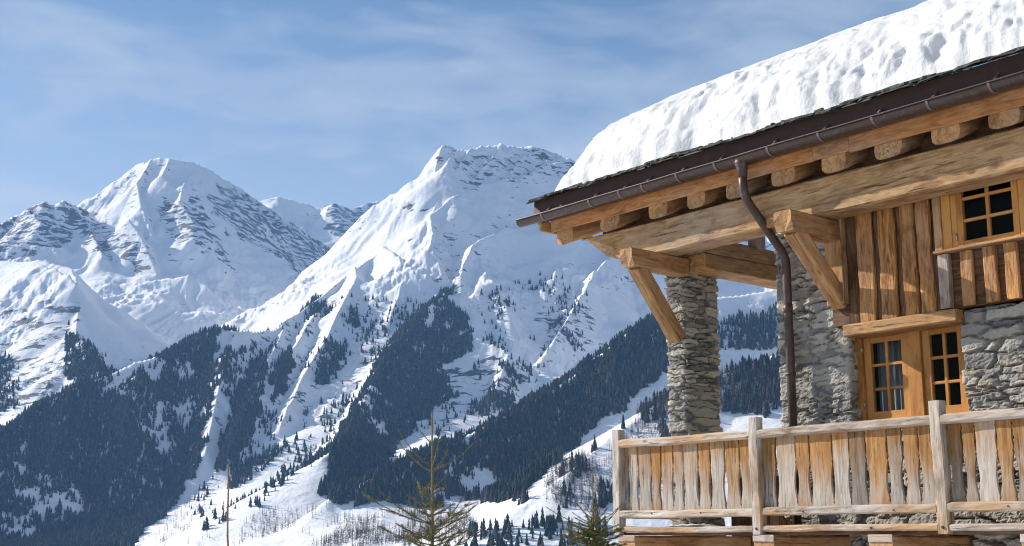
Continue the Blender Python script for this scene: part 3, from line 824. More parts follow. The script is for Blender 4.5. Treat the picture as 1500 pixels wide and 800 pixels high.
# dark metal fascia and slates
boxm('metal_fascia', (-12.36, .470, 5.690), (-2.6, .482, 5.965), M_FASCIA, parent=roof, bev=0)
beam('fascia_light_strip', (-12.2, .458, 5.715), (-2.6, .458, 5.715), .012, .05, M_RAIL, parent=roof, amp=.001, wav=0)  # pale strip: light reflected onto the fascia's foot, put into colour
board('fascia_sunlit_end', (-12.34, .452, 5.752), (-11.25, .452, 5.752), .02, .075, M_BEAM, parent=roof)  # pale board stands in for sunlight on the fascia's lower left end
boxm('eave_end_board', (-12.30, .50, 5.56), (-12.26, 1.4, 5.70), M_BRACKET, parent=roof)
def slates():
    V = []; F = []; r = random.Random(5)
    for row, (y0, zb, dx0) in enumerate(((.335, 5.927, 0), (.385, 5.955, .2), (.46, 5.99, .1))):
        x = -12.44 + dx0 * .5
        while x < -2.6:
            w = r.uniform(.22, .5); th = r.uniform(.012, .028); k = 7
            b = len(V); yy = y0 + r.uniform(-.035, .03)
            tilt = r.uniform(-.012, .014)
            front = [(x + w * j / (k - 1), yy + r.uniform(-.018, .018) + (.03 if j in (0, k - 1) else 0)) for j in range(k)]
            for (px, py) in front:
                zz = zb + (px - x) * tilt + r.uniform(-.004, .004)
                V.append((px, py, zz)); V.append((px, py + r.uniform(.0, .012), zz + th))
            for (px, py) in front:
                zz = zb + (px - x) * tilt
                V.append((px, .95, zz + PITCH_R * (.95 - py))); V.append((px, .95, zz + th + PITCH_R * (.95 - py)))
            n2 = 2 * k
            for j in range(k - 1):
                a = b + 2 * j
                F.append((a, a + 2, a + 3, a + 1)); F.append((a + 1, a + 3, a + n2 + 3, a + n2 + 1)); F.append((a, a + n2, a + n2 + 2, a + 2))
            F.append((b, b + 1, b + n2 + 1, b + n2)); a = b + 2 * (k - 1); F.append((a, a + n2, a + n2 + 1, a + 1))
            x += w - r.uniform(.0, .03)
    me = bpy.data.meshes.new('roof_slates'); me.from_pydata(V, [], F)
    return link('roof_slates', me, M_SLATE, roof)
slates()
# gutter
def half_tube(name, x0, x1, yc, zc, r, mat, parent, th=.006, a0=math.pi, a1=2 * math.pi, n=90, sides=12):
    V = []
    xs = np.linspace(x0, x1, n)
    prof = [(r * math.cos(a), r * math.sin(a)) for a in np.linspace(a0, a1, sides)]
    # rolled lip on the front edge (low y side)
    lip = [(-r + .009 * math.cos(q) - .004, .009 * math.sin(q)) for q in np.linspace(-.3, 5.2, 8)][::-1]
    inner = [((r - th) * math.cos(a), (r - th) * math.sin(a)) for a in np.linspace(a1, a0, sides)]
    pr = lip + prof + inner
    for x in xs:
        for y, z in pr: V.append((x, yc + y, zc + z + .006 * NH(x * .8, 2.2)))
    F = [list(f) for f in grid_faces(n, len(pr), True)]
    me = bpy.data.meshes.new(name); me.from_pydata(V, [], F)
    bm = bmesh.new(); bm.from_mesh(me); bmesh.ops.recalc_face_normals(bm, faces=bm.faces); bm.to_mesh(me); bm.free()
    for p in me.polygons: p.use_smooth = True
    return link(name, me, mat, parent)
gut = half_tube('gutter', -12.55, -2.6, .395, 5.725, .078, M_GUT, roof)
gut.parent = chalet
def gutter_end():
    V = [(-12.548, .395, 5.725)] + [(-12.548, .395 + .074 * math.cos(a), 5.725 + .074 * math.sin(a)) for a in np.linspace(math.pi, 2 * math.pi, 13)]
    V2 = [(x + .004, y, z) for x, y, z in V]
    F = [list(range(14))[::-1], [14 + i for i in range(14)]] + [[i, (i + 1) % 14, 14 + (i + 1) % 14, 14 + i] for i in range(14)]
    me = bpy.data.meshes.new('end_cap'); me.from_pydata(V + V2, [], F); link('end_cap', me, M_GUT, gut)
gutter_end()
for x in (-12.05, -11.17, -10.65, -10.27, -9.72, -9.15, -8.41, -7.755, -7.11, -6.5, -5.865, -5.2, -4.5, -3.8, -3.1):
    V = []; w = .013
    for a in np.linspace(math.pi * .97, 2 * math.pi * 1.0, 12):
        for r in (.0795, .086):
            for dx in (-w, w): V.append((x + dx, .395 + r * math.cos(a), 5.725 + r * math.sin(a)))
    F = []
    for i in range(11):
        a = 4 * i
        F += [(a + 2, a + 3, a + 7, a + 6), (a, a + 4, a + 5, a + 1), (a, a + 2, a + 6, a + 4), (a + 1, a + 5, a + 7, a + 3)]
    b = len(V)
    # the strap's tail, up to the fascia
    for (yy, zz) in ((.318, 5.735), (.40, 5.765), (.46, 5.83)):
        for dz in (0, .007):
            for dx in (-w, w): V.append((x + dx + (yy - .318) * .15, yy, zz + dz))
    for i in range(2):
        a = b + 4 * i
        F += [(a + 2, a + 3, a + 7, a + 6), (a, a + 4, a + 5, a + 1), (a, a + 2, a + 6, a + 4), (a + 1, a + 5, a + 7, a + 3)]
    me = bpy.data.meshes.new('gutter_bracket'); me.from_pydata(V, [], F); link('gutter_bracket', me, M_STRAP, gut)
# downpipe
def curve(pts, r=.12, n=7):
    P = [np.array(p, float) for p in pts]; out = [P[0]]
    for a, p, b in zip(P[:-2], P[1:-1], P[2:]):
        p0 = p + (a - p) / np.linalg.norm(a - p) * r; p1 = p + (b - p) / np.linalg.norm(b - p) * r
        for t in np.linspace(0, 1, n): out.append((1 - t) ** 2 * p0 + 2 * t * (1 - t) * p + t * t * p1)
    return [tuple(q) for q in out + [P[-1]]]
XP = -8.83
dp = tube('downpipe', curve([(XP, .41, 5.56), (XP, .42, 5.30), (XP, 1.08, 4.72), (XP, 1.08, 0)], .11), .047, M_GUT, sides=18)
tube('outlet_funnel', [(XP, .405, 5.69), (XP, .405, 5.655), (XP, .41, 5.58), (XP, .412, 5.50)], .06, M_GUT, dp, radii=[.082, .078, .056, .051])
tube('pipe_collar', [(XP, 1.08, 4.20), (XP, 1.08, 4.10)], .053, M_GUT, dp)
tube('pipe_clip', [(XP, 1.08, 3.45), (XP, 1.08, 3.42)], .055, M_GUT, dp)

# ------------------------------------------------------------------ upper storey: boards, battens, window
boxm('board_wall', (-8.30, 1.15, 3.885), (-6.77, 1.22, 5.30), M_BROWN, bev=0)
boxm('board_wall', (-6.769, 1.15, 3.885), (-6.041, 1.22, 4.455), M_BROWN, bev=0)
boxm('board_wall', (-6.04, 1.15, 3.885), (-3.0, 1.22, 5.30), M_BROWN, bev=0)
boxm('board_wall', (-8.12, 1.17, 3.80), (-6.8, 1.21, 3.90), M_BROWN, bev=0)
def up_board(name, xa, xb, z0, z1, y0, y1, mat, **k):
    return board(name, ((xa + xb) / 2, (y0 + y1) / 2, z0), ((xa + xb) / 2, (y0 + y1) / 2, z1), xb - xa, y1 - y0, mat, up=(0, -1, 0), **k)
up_board('corner_board', -8.30, -8.075, 4.10, 5.05, 1.055, 1.15, M_BRACKET, ch=.01)
WB = [(-8.07, -7.93, 1.12, M_BROWN, 5.25), (-7.925, -7.735, 1.09, M_BATTEN, 5.25), (-7.73, -7.655, 1.13, M_BROWN, 5.25), (-7.65, -7.465, 1.09, M_BATTEN, 5.25), (-7.46, -7.39, 1.13, M_BROWN, 5.25),
      (-7.383, -7.228, 1.085, M_BATTEN, 5.25), (-7.197, -7.05, 1.085, M_BATTEN, 5.25), (-7.045, -6.995, 1.12, M_BROWN, 5.25)]
for xa, xb, y0, mt, zt in WB:
    up_board('batten' if mt is M_BATTEN else 'infill_board', xa, xb, 3.875, zt, y0, 1.15, mt, amp=.010, wav=.010, ch=.012, step=.06)
LB = [(-6.985, -6.867, 1.08, M_GREYBAT), (-6.75, -6.62, 1.10, M_BATTEN), (-6.508, -6.376, 1.10, M_BATTEN), (-6.293, -6.158, 1.10, M_BATTEN), (-6.07, -5.94, 1.10, M_BATTEN), (-5.85, -5.72, 1.10, M_BATTEN)]
for xa, xb, y0, mt in LB:
    up_board('batten', xa, xb, 3.89, 4.425, y0, 1.15, mt, amp=.005, wav=.005, ch=.01)
for xa in (-5.6, -5.35, -5.1, -4.85, -4.6, -4.35, -4.1, -3.85, -3.6, -3.35):
    up_board('batten', xa, xa + .14, 3.89, 5.2, 1.09, 1.15, M_BATTEN, amp=.005, wav=.005, ch=.01)

def casement(name, x0, x1, z0, z1, y, stile, rail_t, rail_b, cols, rows, muntin, parent, mat=None, swing=None):
    """one glazed leaf: stiles, rails, muntins and six panes; front face at y"""
    mat = mat or M_FRAME
    e = empty(name, (0, 0, 0), 0, parent)
    d = .055
    board('stile', (x0 + stile / 2, y + d / 2, z0), (x0 + stile / 2, y + d / 2, z1), stile, d, mat, e, up=(0, -1, 0))
    board('stile', (x1 - stile / 2, y + d / 2, z0), (x1 - stile / 2, y + d / 2, z1), stile, d, mat, e, up=(0, -1, 0))
    board('rail', (x0 + stile, y + d / 2 + .002, z1 - rail_t / 2), (x1 - stile, y + d / 2 + .002, z1 - rail_t / 2), d, rail_t, mat, e)
    board('rail', (x0 + stile, y + d / 2 + .002, z0 + rail_b / 2), (x1 - stile, y + d / 2 + .002, z0 + rail_b / 2), d, rail_b, mat, e)
    gx0, gx1, gz0, gz1 = x0 + stile, x1 - stile, z0 + rail_b, z1 - rail_t
    cw = (gx1 - gx0 - muntin * (cols - 1)) / cols; rh = (gz1 - gz0 - muntin * (rows - 1)) / rows
    for c in range(1, cols):
        xx = gx0 + c * cw + (c - .5) * muntin
        board('muntin', (xx, y + .028, gz0), (xx, y + .028, gz1), muntin, .036, mat, e, up=(0, -1, 0), amp=.0008, wav=0)
    for r_ in range(1, rows):
        zz = gz0 + r_ * rh + (r_ - .5) * muntin
        board('muntin', (gx0, y + .031, zz), (gx1, y + .031, zz), .036, muntin * .9, mat, e, amp=.0008, wav=0)
    for c in range(cols):
        for r_ in range(rows):
            a = gx0 + c * (cw + muntin); b = gz0 + r_ * (rh + muntin)
            tl = (rnd.random() - .5) * .006
            p = boxm('pane', (a - .004, y + .032, b - .004), (a + cw + .004, y + .036, b + rh + .004), M_GLASS, e, bev=0)
            for v in p.data.vertices: v.co.y += tl * (v.co.x - a) / cw
    return e
# lower window in its stone recess
Y1 = 1.375
lw = empty('window', (0, 0, 0), 0, chalet); tag(lw, 'lower window of two six-pane casements under a timber lintel')
board('frame_jamb', (-8.135, Y1 - .005, 2.85), (-8.135, Y1 - .005, 3.80), .10, .10, M_FRAME, lw, up=(0, -1, 0))
board('frame_jamb', (-7.47, Y1 - .012, 2.85), (-7.47, Y1 - .012, 3.80), .16, .08, M_FRAME, lw, up=(0, -1, 0))
board('frame_jamb', (-6.86, Y1 - .005, 2.85), (-6.86, Y1 - .005, 3.80), .10, .10, M_FRAME, lw, up=(0, -1, 0))
board('frame_head', (-8.2, Y1 + .004, 3.785), (-6.8, Y1 + .004, 3.785), .09, .06, M_FRAME, lw)
board('frame_sill', (-8.2, Y1 - .02, 2.875), (-6.8, Y1 - .02, 2.875), .14, .05, M_FRAME, lw)
c1 = casement('casement', -8.085, -7.552, 2.90, 3.754, Y1 - .02, .085, .058, .085, 2, 3, .034, chalet)
c1.parent = lw
c2 = casement('casement', -7.388, -6.91, 2.90, 3.754, Y1 - .02, .085, .052, .085, 2, 3, .034, chalet)
c2.parent = lw
# window groups may not go deeper than three levels: re-hang the leaves' pieces on the window itself
for c in (c1, c2):
    for ch_ in list(c.children): ch_.parent = lw
    bpy.data.objects.remove(c)
for z in (3.60, 3.02):
    tube('hinge', [(-8.09, Y1 - .045, z), (-8.09, Y1 - .045, z + .085)], .011, M_HINGE, lw, sides=10)
beam('lintel', (-8.10, 1.17, 3.808), (-6.80, 1.17, 3.808), .26, .125, M_ORANGE if False else M_BRACKET, ch=.014, amp=.004)
# curtain behind the left leaf
V = []; nx = 60
for k in range(nx):
    x = -8.06 + .50 * k / (nx - 1); y = 1.56 + .028 * math.sin(k * .72) + .01 * math.sin(k * 1.9)
    V += [(x, y, 2.2), (x, y + .006 * math.sin(k), 3.85)]
F = [(2 * k, 2 * k + 2, 2 * k + 3, 2 * k + 1) for k in range(nx - 1)]
me = bpy.data.meshes.new('curtain'); me.from_pydata(V, [], F); cu = link('curtain', me, M_CURT, lw)
for p in me.polygons: p.use_smooth = True
md = cu.modifiers.new('thickness', 'SOLIDIFY'); md.thickness = .004
# upper window
Y2 = 1.09
uw = empty('window', (0, 0, 0), 0, chalet); tag(uw, 'small upper six-pane window in a bright varnished frame under the beam')
up_board('trim_board', -6.985, -6.90, 4.46, 5.16, 1.06, 1.15, M_BEAM, parent=uw)
up_board('panel_board', -6.898, -6.80, 4.46, 5.20, 1.075, 1.15, M_FRAME, parent=uw)
up_board('panel_board', -6.797, -6.735, 4.46, 5.20, 1.078, 1.15, M_FRAME, parent=uw)
up_board('panel_board', -6.08, -5.9, 4.46, 5.20, 1.06, 1.15, M_FRAME, parent=uw)
board('sill', (-6.99, 1.085, 4.445), (-5.8, 1.085, 4.445), .11, .026, M_BRACKET, uw)
c3 = casement('casement', -6.732, -6.085, 4.462, 5.17, Y2 - .02, .066, .04, .052, 2, 3, .034, chalet)
for ch_ in list(c3.children): ch_.parent = uw
bpy.data.objects.remove(c3)
tube('hinge', [(-6.742, 1.06, 4.53), (-6.742, 1.06, 4.60)], .008, M_HINGE, uw, sides=10)
up_board('batten', -5.88, -5.74, 4.46, 5.2, 1.09, 1.15, M_BATTEN, amp=.005)

# ------------------------------------------------------------------ balcony
bal = empty('balcony', (0, 0, 0), 0, chalet); tag(bal, 'balcony with carved boards, grey and orange')
def post(x, w=.115, z0=1.745, z1=2.885):
    return beam('railing_post', (x, .045, z0), (x, .045, z1), w, .10, M_RAIL, bal, up=(0, -1, 0), ch=.010, amp=.006, wav=.008)
PX = [-10.435, -8.472, -6.42, -4.42]
for x in PX: post(x)
def rails(xa, xb, k):
    beam('top_rail', (xa, .065, 2.722), (xb, .065, 2.722), .15, .088, M_RAIL, bal, ch=.02, amp=.006, wav=.012)
    beam('middle_rail', (xa, .062, 1.962), (xb, .062, 1.962), .12, .078, M_RAIL, bal, ch=.012, amp=.007, wav=.012)
    beam('foot_rail', (xa, .05, 1.802), (xb, .05, 1.802), .09, .058, M_RAIL, bal, ch=.012, amp=.006, wav=.01)
for k, (a, b) in enumerate(zip(PX[:-1], PX[1:])): rails(a + .052, b - .052, k)
rails(PX[-1] + .052, -3.0, 9)
# boards cut with a narrow waist, so that slits open between them
BOUND = [(-10.36, -10.29), (-10.285, -10.14), (-10.135, -9.945), (-9.94, -9.80), (-9.795, -9.625), (-9.62, -9.475), (-9.47, -9.265), (-9.26, -9.095), (-9.09, -8.905), (-8.90, -8.71), (-8.705, -8.54),
         (-8.40, -8.245), (-8.24, -8.005), (-8.00, -7.835), (-7.83, -7.575), (-7.57, -7.385), (-7.38, -7.20), (-7.195, -6.965), (-6.96, -6.81), (-6.805, -6.65), (-6.645, -6.485),
         (-6.36, -6.22), (-6.215, -6.09), (-6.085, -5.895), (-5.89, -5.745), (-5.74, -5.555), (-5.55, -5.36), (-5.355, -5.18), (-5.175, -4.98), (-4.975, -4.80), (-4.795, -4.62), (-4.615, -4.49),
         (-4.35, -4.19), (-4.185, -4.0), (-3.995, -3.8), (-3.795, -3.62), (-3.615, -3.42), (-3.415, -3.2)]
TONE = [.2, .05, .15, .85, .45, .35, .1, .6, .1, .6, .5,
        .45, .1, .75, .55, .15, .25, .8, .3, .55, .5,
        .5, .6, .0, .85, .5, .4, .7, .2, .6, .3, .5, .4, .6, .2, .7, .4, .3]
DARK = [.75, 1.05, .85, .9, 1.0, .95, 1.02, 1.0, .98, .95, .9,
        .7, 1.05, .95, 1.02, 1.04, .55, 1.0, .78, .92, .85,
        .65, .8, 1.15, .95, .75, .8, .9, .9, .9, .9, .9, .9, .9, .9, .9, .9, .9]
def baluster(xa, xb, tone, dark, k):
    r = random.Random(k * 13 + 5); n = 64; H = .705; V = []; th = .026
    a, b = r.uniform(.55, 1.2), r.uniform(.55, 1.2)
    ph = r.uniform(-.02, .02)
    def waist(t, a):    # t = 0 bottom .. 1 top
        t = t + ph
        g = .0
        if .08 < t < .60: g = .028 * math.sin((t - .08) / .52 * math.pi) ** .9
        if .63 < t < .93: g = .011 * math.sin((t - .63) / .30 * math.pi) ** 1.3
        for t0 in (.075, .615, .945): g += .011 * math.exp(-((t - t0) / .013) ** 2)
        return a * g
    w = xb - xa
    for i in range(n + 1):
        t = i / n; z = t * H
        l = -w / 2 + waist(t, a) + .0025 * NG(z * 22 + k, 1.3); q = w / 2 - waist(t, b) + .0025 * NG(z * 22 - k, 7.1)
        c = .004 * NH(z * 3 + k, 2.0)
        for (x, y) in ((l, 0), (l * .35, -.002), (q * .35, -.002), (q, 0), (q, th), (l, th)): V.append((x, y + c, z))
    F = [list(f) for f in grid_faces(n + 1, 6, True)] + [list(range(6)), [n * 6 + i for i in range(6)]]
    me = bpy.data.meshes.new('baluster'); me.from_pydata(V, [], F)
    bm = bmesh.new(); bm.from_mesh(me); bmesh.ops.recalc_face_normals(bm, faces=bm.faces); bm.to_mesh(me); bm.free()
    for nm, v in (('tone', tone), ('dark', dark)):
        at = me.attributes.new(nm, 'FLOAT', 'POINT'); at.data.foreach_set('value', [v] * len(V))
    o = link('baluster', me, M_PLANK, bal); o.location = ((xa + xb) / 2, .055 + .004 * r.uniform(-1, 1), 1.985); o.rotation_euler = (0, R(r.uniform(-.4, .4)), 0)
for k, ((a, b), t, d) in enumerate(zip(BOUND, TONE, DARK)): baluster(a, b, t * .9 + .22, d, k)
# bolts and nail heads that show dark on the timber
def bolt(x, y, z, r=.012, parent=None):
    bm = bmesh.new(); bmesh.ops.create_cone(bm, cap_ends=True, segments=10, radius1=r, radius2=r * .8, depth=.008)
    bmesh.ops.rotate(bm, verts=bm.verts, matrix=Matrix.Rotation(math.pi / 2, 3, 'X'))
    me = bpy.data.meshes.new('bolt'); bm.to_mesh(me); bm.free()
    o = link('bolt', me, M_FASCIA, parent or bal); o.location = (x, y, z); return o
for x in PX[:3]: bolt(x + .005, -.009, 1.80, .014)
for x in (-9.9, -9.2, -7.9, -7.25, -6.9, -5.8, -5.1): bolt(x, -.001, 1.96 + rnd.uniform(-.012, .012), .008)
for x in (-7.15, -5.6): bolt(x, .002, 1.80, .011)
# return of the railing at the open end, back to the pillar
beam('top_rail', (-10.44, .10, 2.72), (-10.62, 1.14, 2.72), .13, .085, M_RAIL, bal)
beam('middle_rail', (-10.44, .10, 1.962), (-10.62, 1.14, 1.962), .10, .075, M_RAIL, bal)
# deck and corbel beams
for k, y in enumerate(np.arange(.14, 1.18, .17)):
    board('deck_board', (-10.42, y, 1.757), (-3.0, y, 1.757), .16, .03, M_BROWN, bal)
for x, y1 in ((-10.28, 4.5), (-8.385, 1.6), (-7.05, 1.6), (-5.58, 1.6), (-4.2, 1.6)):
    beam('corbel', (x, -.0, 1.60), (x, y1, 1.60), .25, .27, M_BRACKET, bal, ch=.018, amp=.004)
    boxm('corbel_lit_end', (x - .13, -.012, 1.675), (x + .13, -.002, 1.742), M_RAIL, bal)  # added pale plate: the corbel's sunlit front end, painted as lighter wood

# ------------------------------------------------------------------ snow on the roof: lies on it, a thing of its own
def roof_snow():
    nx, ns = 460, 110
    xs = np.concatenate([np.linspace(-12.0, -11.4, 50), np.linspace(-11.395, -2.6, nx - 50)]); s = np.concatenate([np.linspace(-.08, .12, 26), np.linspace(.135, 1.9, 84), np.linspace(2.0, 5.6, 24)])
    Xg, S = np.meshgrid(xs, s)
    edge = .07 * NH(Xg * 1.3, Xg * 0 + 3) + .04 * NG(Xg * 4, Xg * 0 + 1) - .01
    dx = np.clip(Xg + 11.97 + .05 * NG(S * 3, S * 0), 0, None)
    sp = np.clip(S - edge * np.clip(1 - S, 0, 1), 0, None)
    T = (.26 * (1 - np.exp(-sp / .045)) + .64 * (1 - np.exp(-sp / .42))) * (.38 * (1 - np.exp(-dx / .06)) + .62 * (1 - np.exp(-dx / .30)))
    T = T * (1 + .05 * NH(Xg * .6 + 4, S * .6))
    Yg = .45 + S
    Z = 6.0 + PITCH_R * (Yg - .5) + T - .03 * (sp <= 0)
    # lumps where the snow has slumped and settled
    AR = S * 1.0 + T * 1.1
    wx = Xg + .12 * NG(Xg * 3, AR * 3); wa = AR + .12 * NH(Xg * 3, AR * 3)
    b = np.abs(NG(wx * 2.2, wa * 2.6)); c = np.abs(NH(wx * 5.2, wa * 5.6)); d = NG.fbm(Xg * 9, AR * 9, 3)
    face = np.clip(1.3 - sp / 1.3, .10, 1) * np.clip((T - .06) / .22, 0, 1)
    lump = face * (.078 * (b - .3) + .055 * (c - .3) + .014 * d ) * np.clip(.62 + .9 * NH(Xg * .8 + 5, AR * 1.1), .38, 1.15) + face * .06 * NG(Xg * .9, AR * 1.3)
    Yd = Yg - lump * .75; Zd = Z + lump * .55
    # underside edge: bring the first rows down onto the slates
    low = S <= 0.0
    Zd = np.where(low, 5.985 + PITCH_R * (Yg - .5), Zd)
    V = np.stack([Xg, Yd, Zd], -1).reshape(-1, 3)
    me = np_mesh('roof_snow', V, grid_faces(len(s), nx), np.full((len(s) - 1) * (nx - 1), 4), True)
    o = link('roof_snow', me, M_SNOW); o.location = HLOC; o.rotation_euler = (0, 0, HROT)
    tag(o, 'thick lumpy white snow blanket lying on the chalet roof', 'snow')
roof_snow()
def snow_strip():
    n = 40; V = []; 
    for i in range(n):
        t = i / (n - 1); x = -10.02 + .52 * t
        e = min(1, 6 * t, 6 * (1 - t)) ** .6
        V += [(x, .16, 1.774), (x, .19, 1.774 + .05 * e + .006 * NG(x * 20, 1)), (x, .5, 1.774 + .085 * e + .01 * NG(x * 17, 4)), (x, .75, 1.774 + .06 * e), (x, .8, 1.774)]
    me = np_mesh('snow_drift', V, grid_faces(n, 5), np.full((n - 1) * 4, 4), True)
    o = link('snow_drift', me, M_SNOW); o.location = HLOC; o.rotation_euler = (0, 0, HROT)
    tag(o, 'small white snow drift on the balcony floor near the corner post', 'snow')
snow_strip()
# ================================================================== NEAR GROUND AND SAPLINGS
def near_ground():
    rr = np.concatenate([[0], 1.5 * 1.085 ** np.arange(84)]); na = 180
    a = np.linspace(0, 2 * math.pi, na, endpoint=False)
    Rg, A = np.meshgrid(rr, a, indexing='ij'); X = Rg * np.sin(A); Y = Rg * np.cos(A)
    down = np.clip(Rg - 22, 0, None)
    Z = -78 * (1 - np.exp(-down * .22 / 78)) + .12 * NA.fbm(X / 6, Y / 6, 3) * np.clip(Rg / 5, 0, 1) - .12
    me = np_mesh('ground', np.stack([X, Y, Z], -1).reshape(-1, 3), grid_faces(len(rr), na, True)[:, ::-1], np.full((len(rr) - 1) * na, 4), True)
    o = link('ground', me, M_GSNOW); tag(o, kind='structure')
near_ground()
m = NT('sapling_bark'); p = m.coord('Object'); n = m.noise(m.scaled(p, (1, 1, .2)), 60, 4)
m.lk(m.ramp(n, [(.3, (.13, .10, .045)), (.7, (.30, .225, .10))]), m.b.inputs['Base Color']); m.b.inputs['Roughness'].default_value = .8
M_BARK = m.m
m = NT('spruce_needles'); t = m.attr('tint')
m.lk(m.ramp(t, [(0, (.06, .072, .018)), (.5, (.14, .15, .04)), (1, (.28, .25, .08))]), m.b.inputs['Base Color'])
m.b.inputs['Roughness'].default_value = .6; m.b.inputs['Specular IOR Level'].default_value = .3
M_NEED = m.m
def stem_mesh(segs, sides=7):
    """segs: list of (p, q, r0, r1) -> arrays"""
    V = []; F = []
    for p, q, r0, r1 in segs:
        d = (q - p).normalized(); a = d.orthogonal().normalized(); b = d.cross(a); o = len(V)
        for c, r in ((p, r0), (q, r1)):
            for k in range(sides):
                w = 2 * math.pi * k / sides; V.append(c + a * (r * math.cos(w)) + b * (r * math.sin(w)))
        for k in range(sides): F.append((o + k, o + (k + 1) % sides, o + sides + (k + 1) % sides, o + sides + k))
        F.append([o + sides + k for k in range(sides)])
    return V, F
def needles(shoots, seed, ln=.017, dens=1100):
    """needles all round each shoot; shoots: (p, q, length factor)"""
    r = np.random.RandomState(seed); VV = []; TT = []
    for p, q, f in shoots:
        p = np.array(p); q = np.array(q); L = np.linalg.norm(q - p); n = int(dens * L * f)
        if n < 3: continue
        d = (q - p) / L; a = np.cross(d, [.3, .5, .8]); a /= np.linalg.norm(a); b = np.cross(d, a)
        t = r.rand(n)[:, None]; w = r.rand(n)[:, None] * 6.283
        c = p + (q - p) * t
        out = a * np.cos(w) + b * np.sin(w)
        dirn = out * .85 + d * .75 + r.randn(n, 3) * .12
        l = ln * (.7 + .6 * r.rand(n)[:, None]) * (.5 + .5 * np.minimum(1, (1 - t) * 5))
        side = np.cross(dirn, d); side /= np.linalg.norm(side, axis=1)[:, None] + 1e-9
        VV.append(np.stack([c - side * .0012, c + side * .0012, c + dirn * l], 1).reshape(-1, 3)); TT.append(np.repeat(np.clip(r.rand(n) * .8 + .2 * r.rand(), 0, 1), 3))
    V = np.concatenate(VV)
    return V, np.arange(len(V)), np.full(len(V) // 3, 3), np.concatenate(TT)
def sapling(top_px, top_py, D, lean, whorls, label, seed, inter=.42):
    T = Vector(world_at(top_px, top_py, D)); base = Vector((T.x + lean, T.y, -.15))
    root = empty('spruce_sapling', base); tag(root, label, 'tree', 'young spruces in front of the valley')
    r = random.Random(seed); segs = []; sh = []
    H = T - base
    n = 12
    for k in range(n):
        a, b = H * (k / n), H * ((k + 1) / n)
        segs.append((a, b, .022 * (1 - k / n) + .005, .022 * (1 - (k + 1) / n) + .005))
    sh.append((H * .80, H, .55)); sh.append((H * .55, H * .80, .15))
    bsegs = []; groups = []
    for (zd, cnt, ln, rise, full) in whorls:     # metres below the tip
        at = H * (1 - zd / H.z)
        a0 = r.uniform(0, 6)
        for k in range(cnt):
            a = a0 + 2 * math.pi * k / cnt + r.uniform(-.25, .25); l = ln * r.uniform(.75, 1.15)
            up = rise * r.uniform(.7, 1.2)
            groups.append(len(bsegs)); p = at + Vector((0, 0, r.uniform(-.03, .03)))
            pts = [p]
            for j in range(4):
                u = up * (.55 + .25 * j)
                pts.append(pts[-1] + Vector((math.cos(a), math.sin(a), u)).normalized() * (l / 4))
            for j in range(4):
                bsegs.append((pts[j], pts[j + 1], .0048 * (1 - j / 5), .0048 * (1 - (j + 1) / 5))); sh.append((pts[j], pts[j + 1], full * (.75 + .1 * j)))
                if j >= 1 and zd > .55:
                    for sgn in (-1, 1):
                        if r.random() < .3: continue
                        aa = a + sgn * r.uniform(.6, .95); q = pts[j] + Vector((math.cos(aa), math.sin(aa), .25 + r.uniform(-.15, .35))) * (l * r.uniform(.22, .42) * (1.1 - .15 * j))
                        bsegs.append((pts[j], q, .004, .002)); sh.append((pts[j], q, full))
    # short loose twigs between the whorls
    for _ in range(14):
        zd = r.uniform(.15, H.z * .8); groups.append(len(bsegs)); at = H * (1 - zd / H.z); a = r.uniform(0, 6.3); q = at + Vector((math.cos(a), math.sin(a), r.uniform(.3, 1.2))) * r.uniform(.05, .16 + .1 * (zd > .8))
        bsegs.append((at, q, .003, .0015)); sh.append((at, q, .8))
    V, F = stem_mesh(segs); me = bpy.data.meshes.new('trunk'); me.from_pydata(V, [], F); link('trunk', me, M_BARK, root)
    groups.append(len(bsegs))
    for a, b in zip(groups[:-1], groups[1:]):
        V, F = stem_mesh(bsegs[a:b], 5); me = bpy.data.meshes.new('branch'); me.from_pydata(V, [], F); link('branch', me, M_BARK, root)
    V, l, s, t = needles(sh, seed); link('needles', np_mesh('needles', V, l, s, False, {'tint': t}), M_NEED, root)
    return root
sapling(633, 602, 9.0, .035, [(.40, 5, .36, .95, .7), (.56, 3, .14, .7, .6), (.70, 4, .18, .6, .8), (.80, 7, .50, .6, .9), (.86, 6, .26, .4, 1.2), (.94, 7, .36, .4, 1.2), (1.02, 7, .30, .3, 1.3), (1.1, 8, .40, .3, 1.2), (1.2, 8, .6, .4, 1.1), (1.32, 8, .7, .25, 1), (1.5, 7, .6, .2, 1), (1.7, 8, .8, .15, 1), (2.0, 8, .9, .1, 1), (2.3, 7, .9, .05, 1)],
        'tall young spruce with a long bare leader in front of the wooded slope', 4)
sapling(868, 690, 11.5, .0, [(.36, 3, .12, 1.2, .5), (.43, 5, .26, .7, 1.2), (.47, 8, .20, .5, 2.0), (.50, 3, .40, .6, 1.0), (.53, 10, .25, .35, 2.0), (.58, 10, .27, .3, 2.0), (.63, 10, .30, .2, 1.9), (.70, 10, .34, .2, 1.8), (.78, 10, .42, .2, 1.5), (.9, 9, .5, .15, 1.3), (1.1, 8, .7, .1, 1.2), (1.4, 8, .8, .1, 1.2), (1.7, 8, .8, .05, 1.2)],
        'bushy young spruce beside the end post of the balcony', 9)
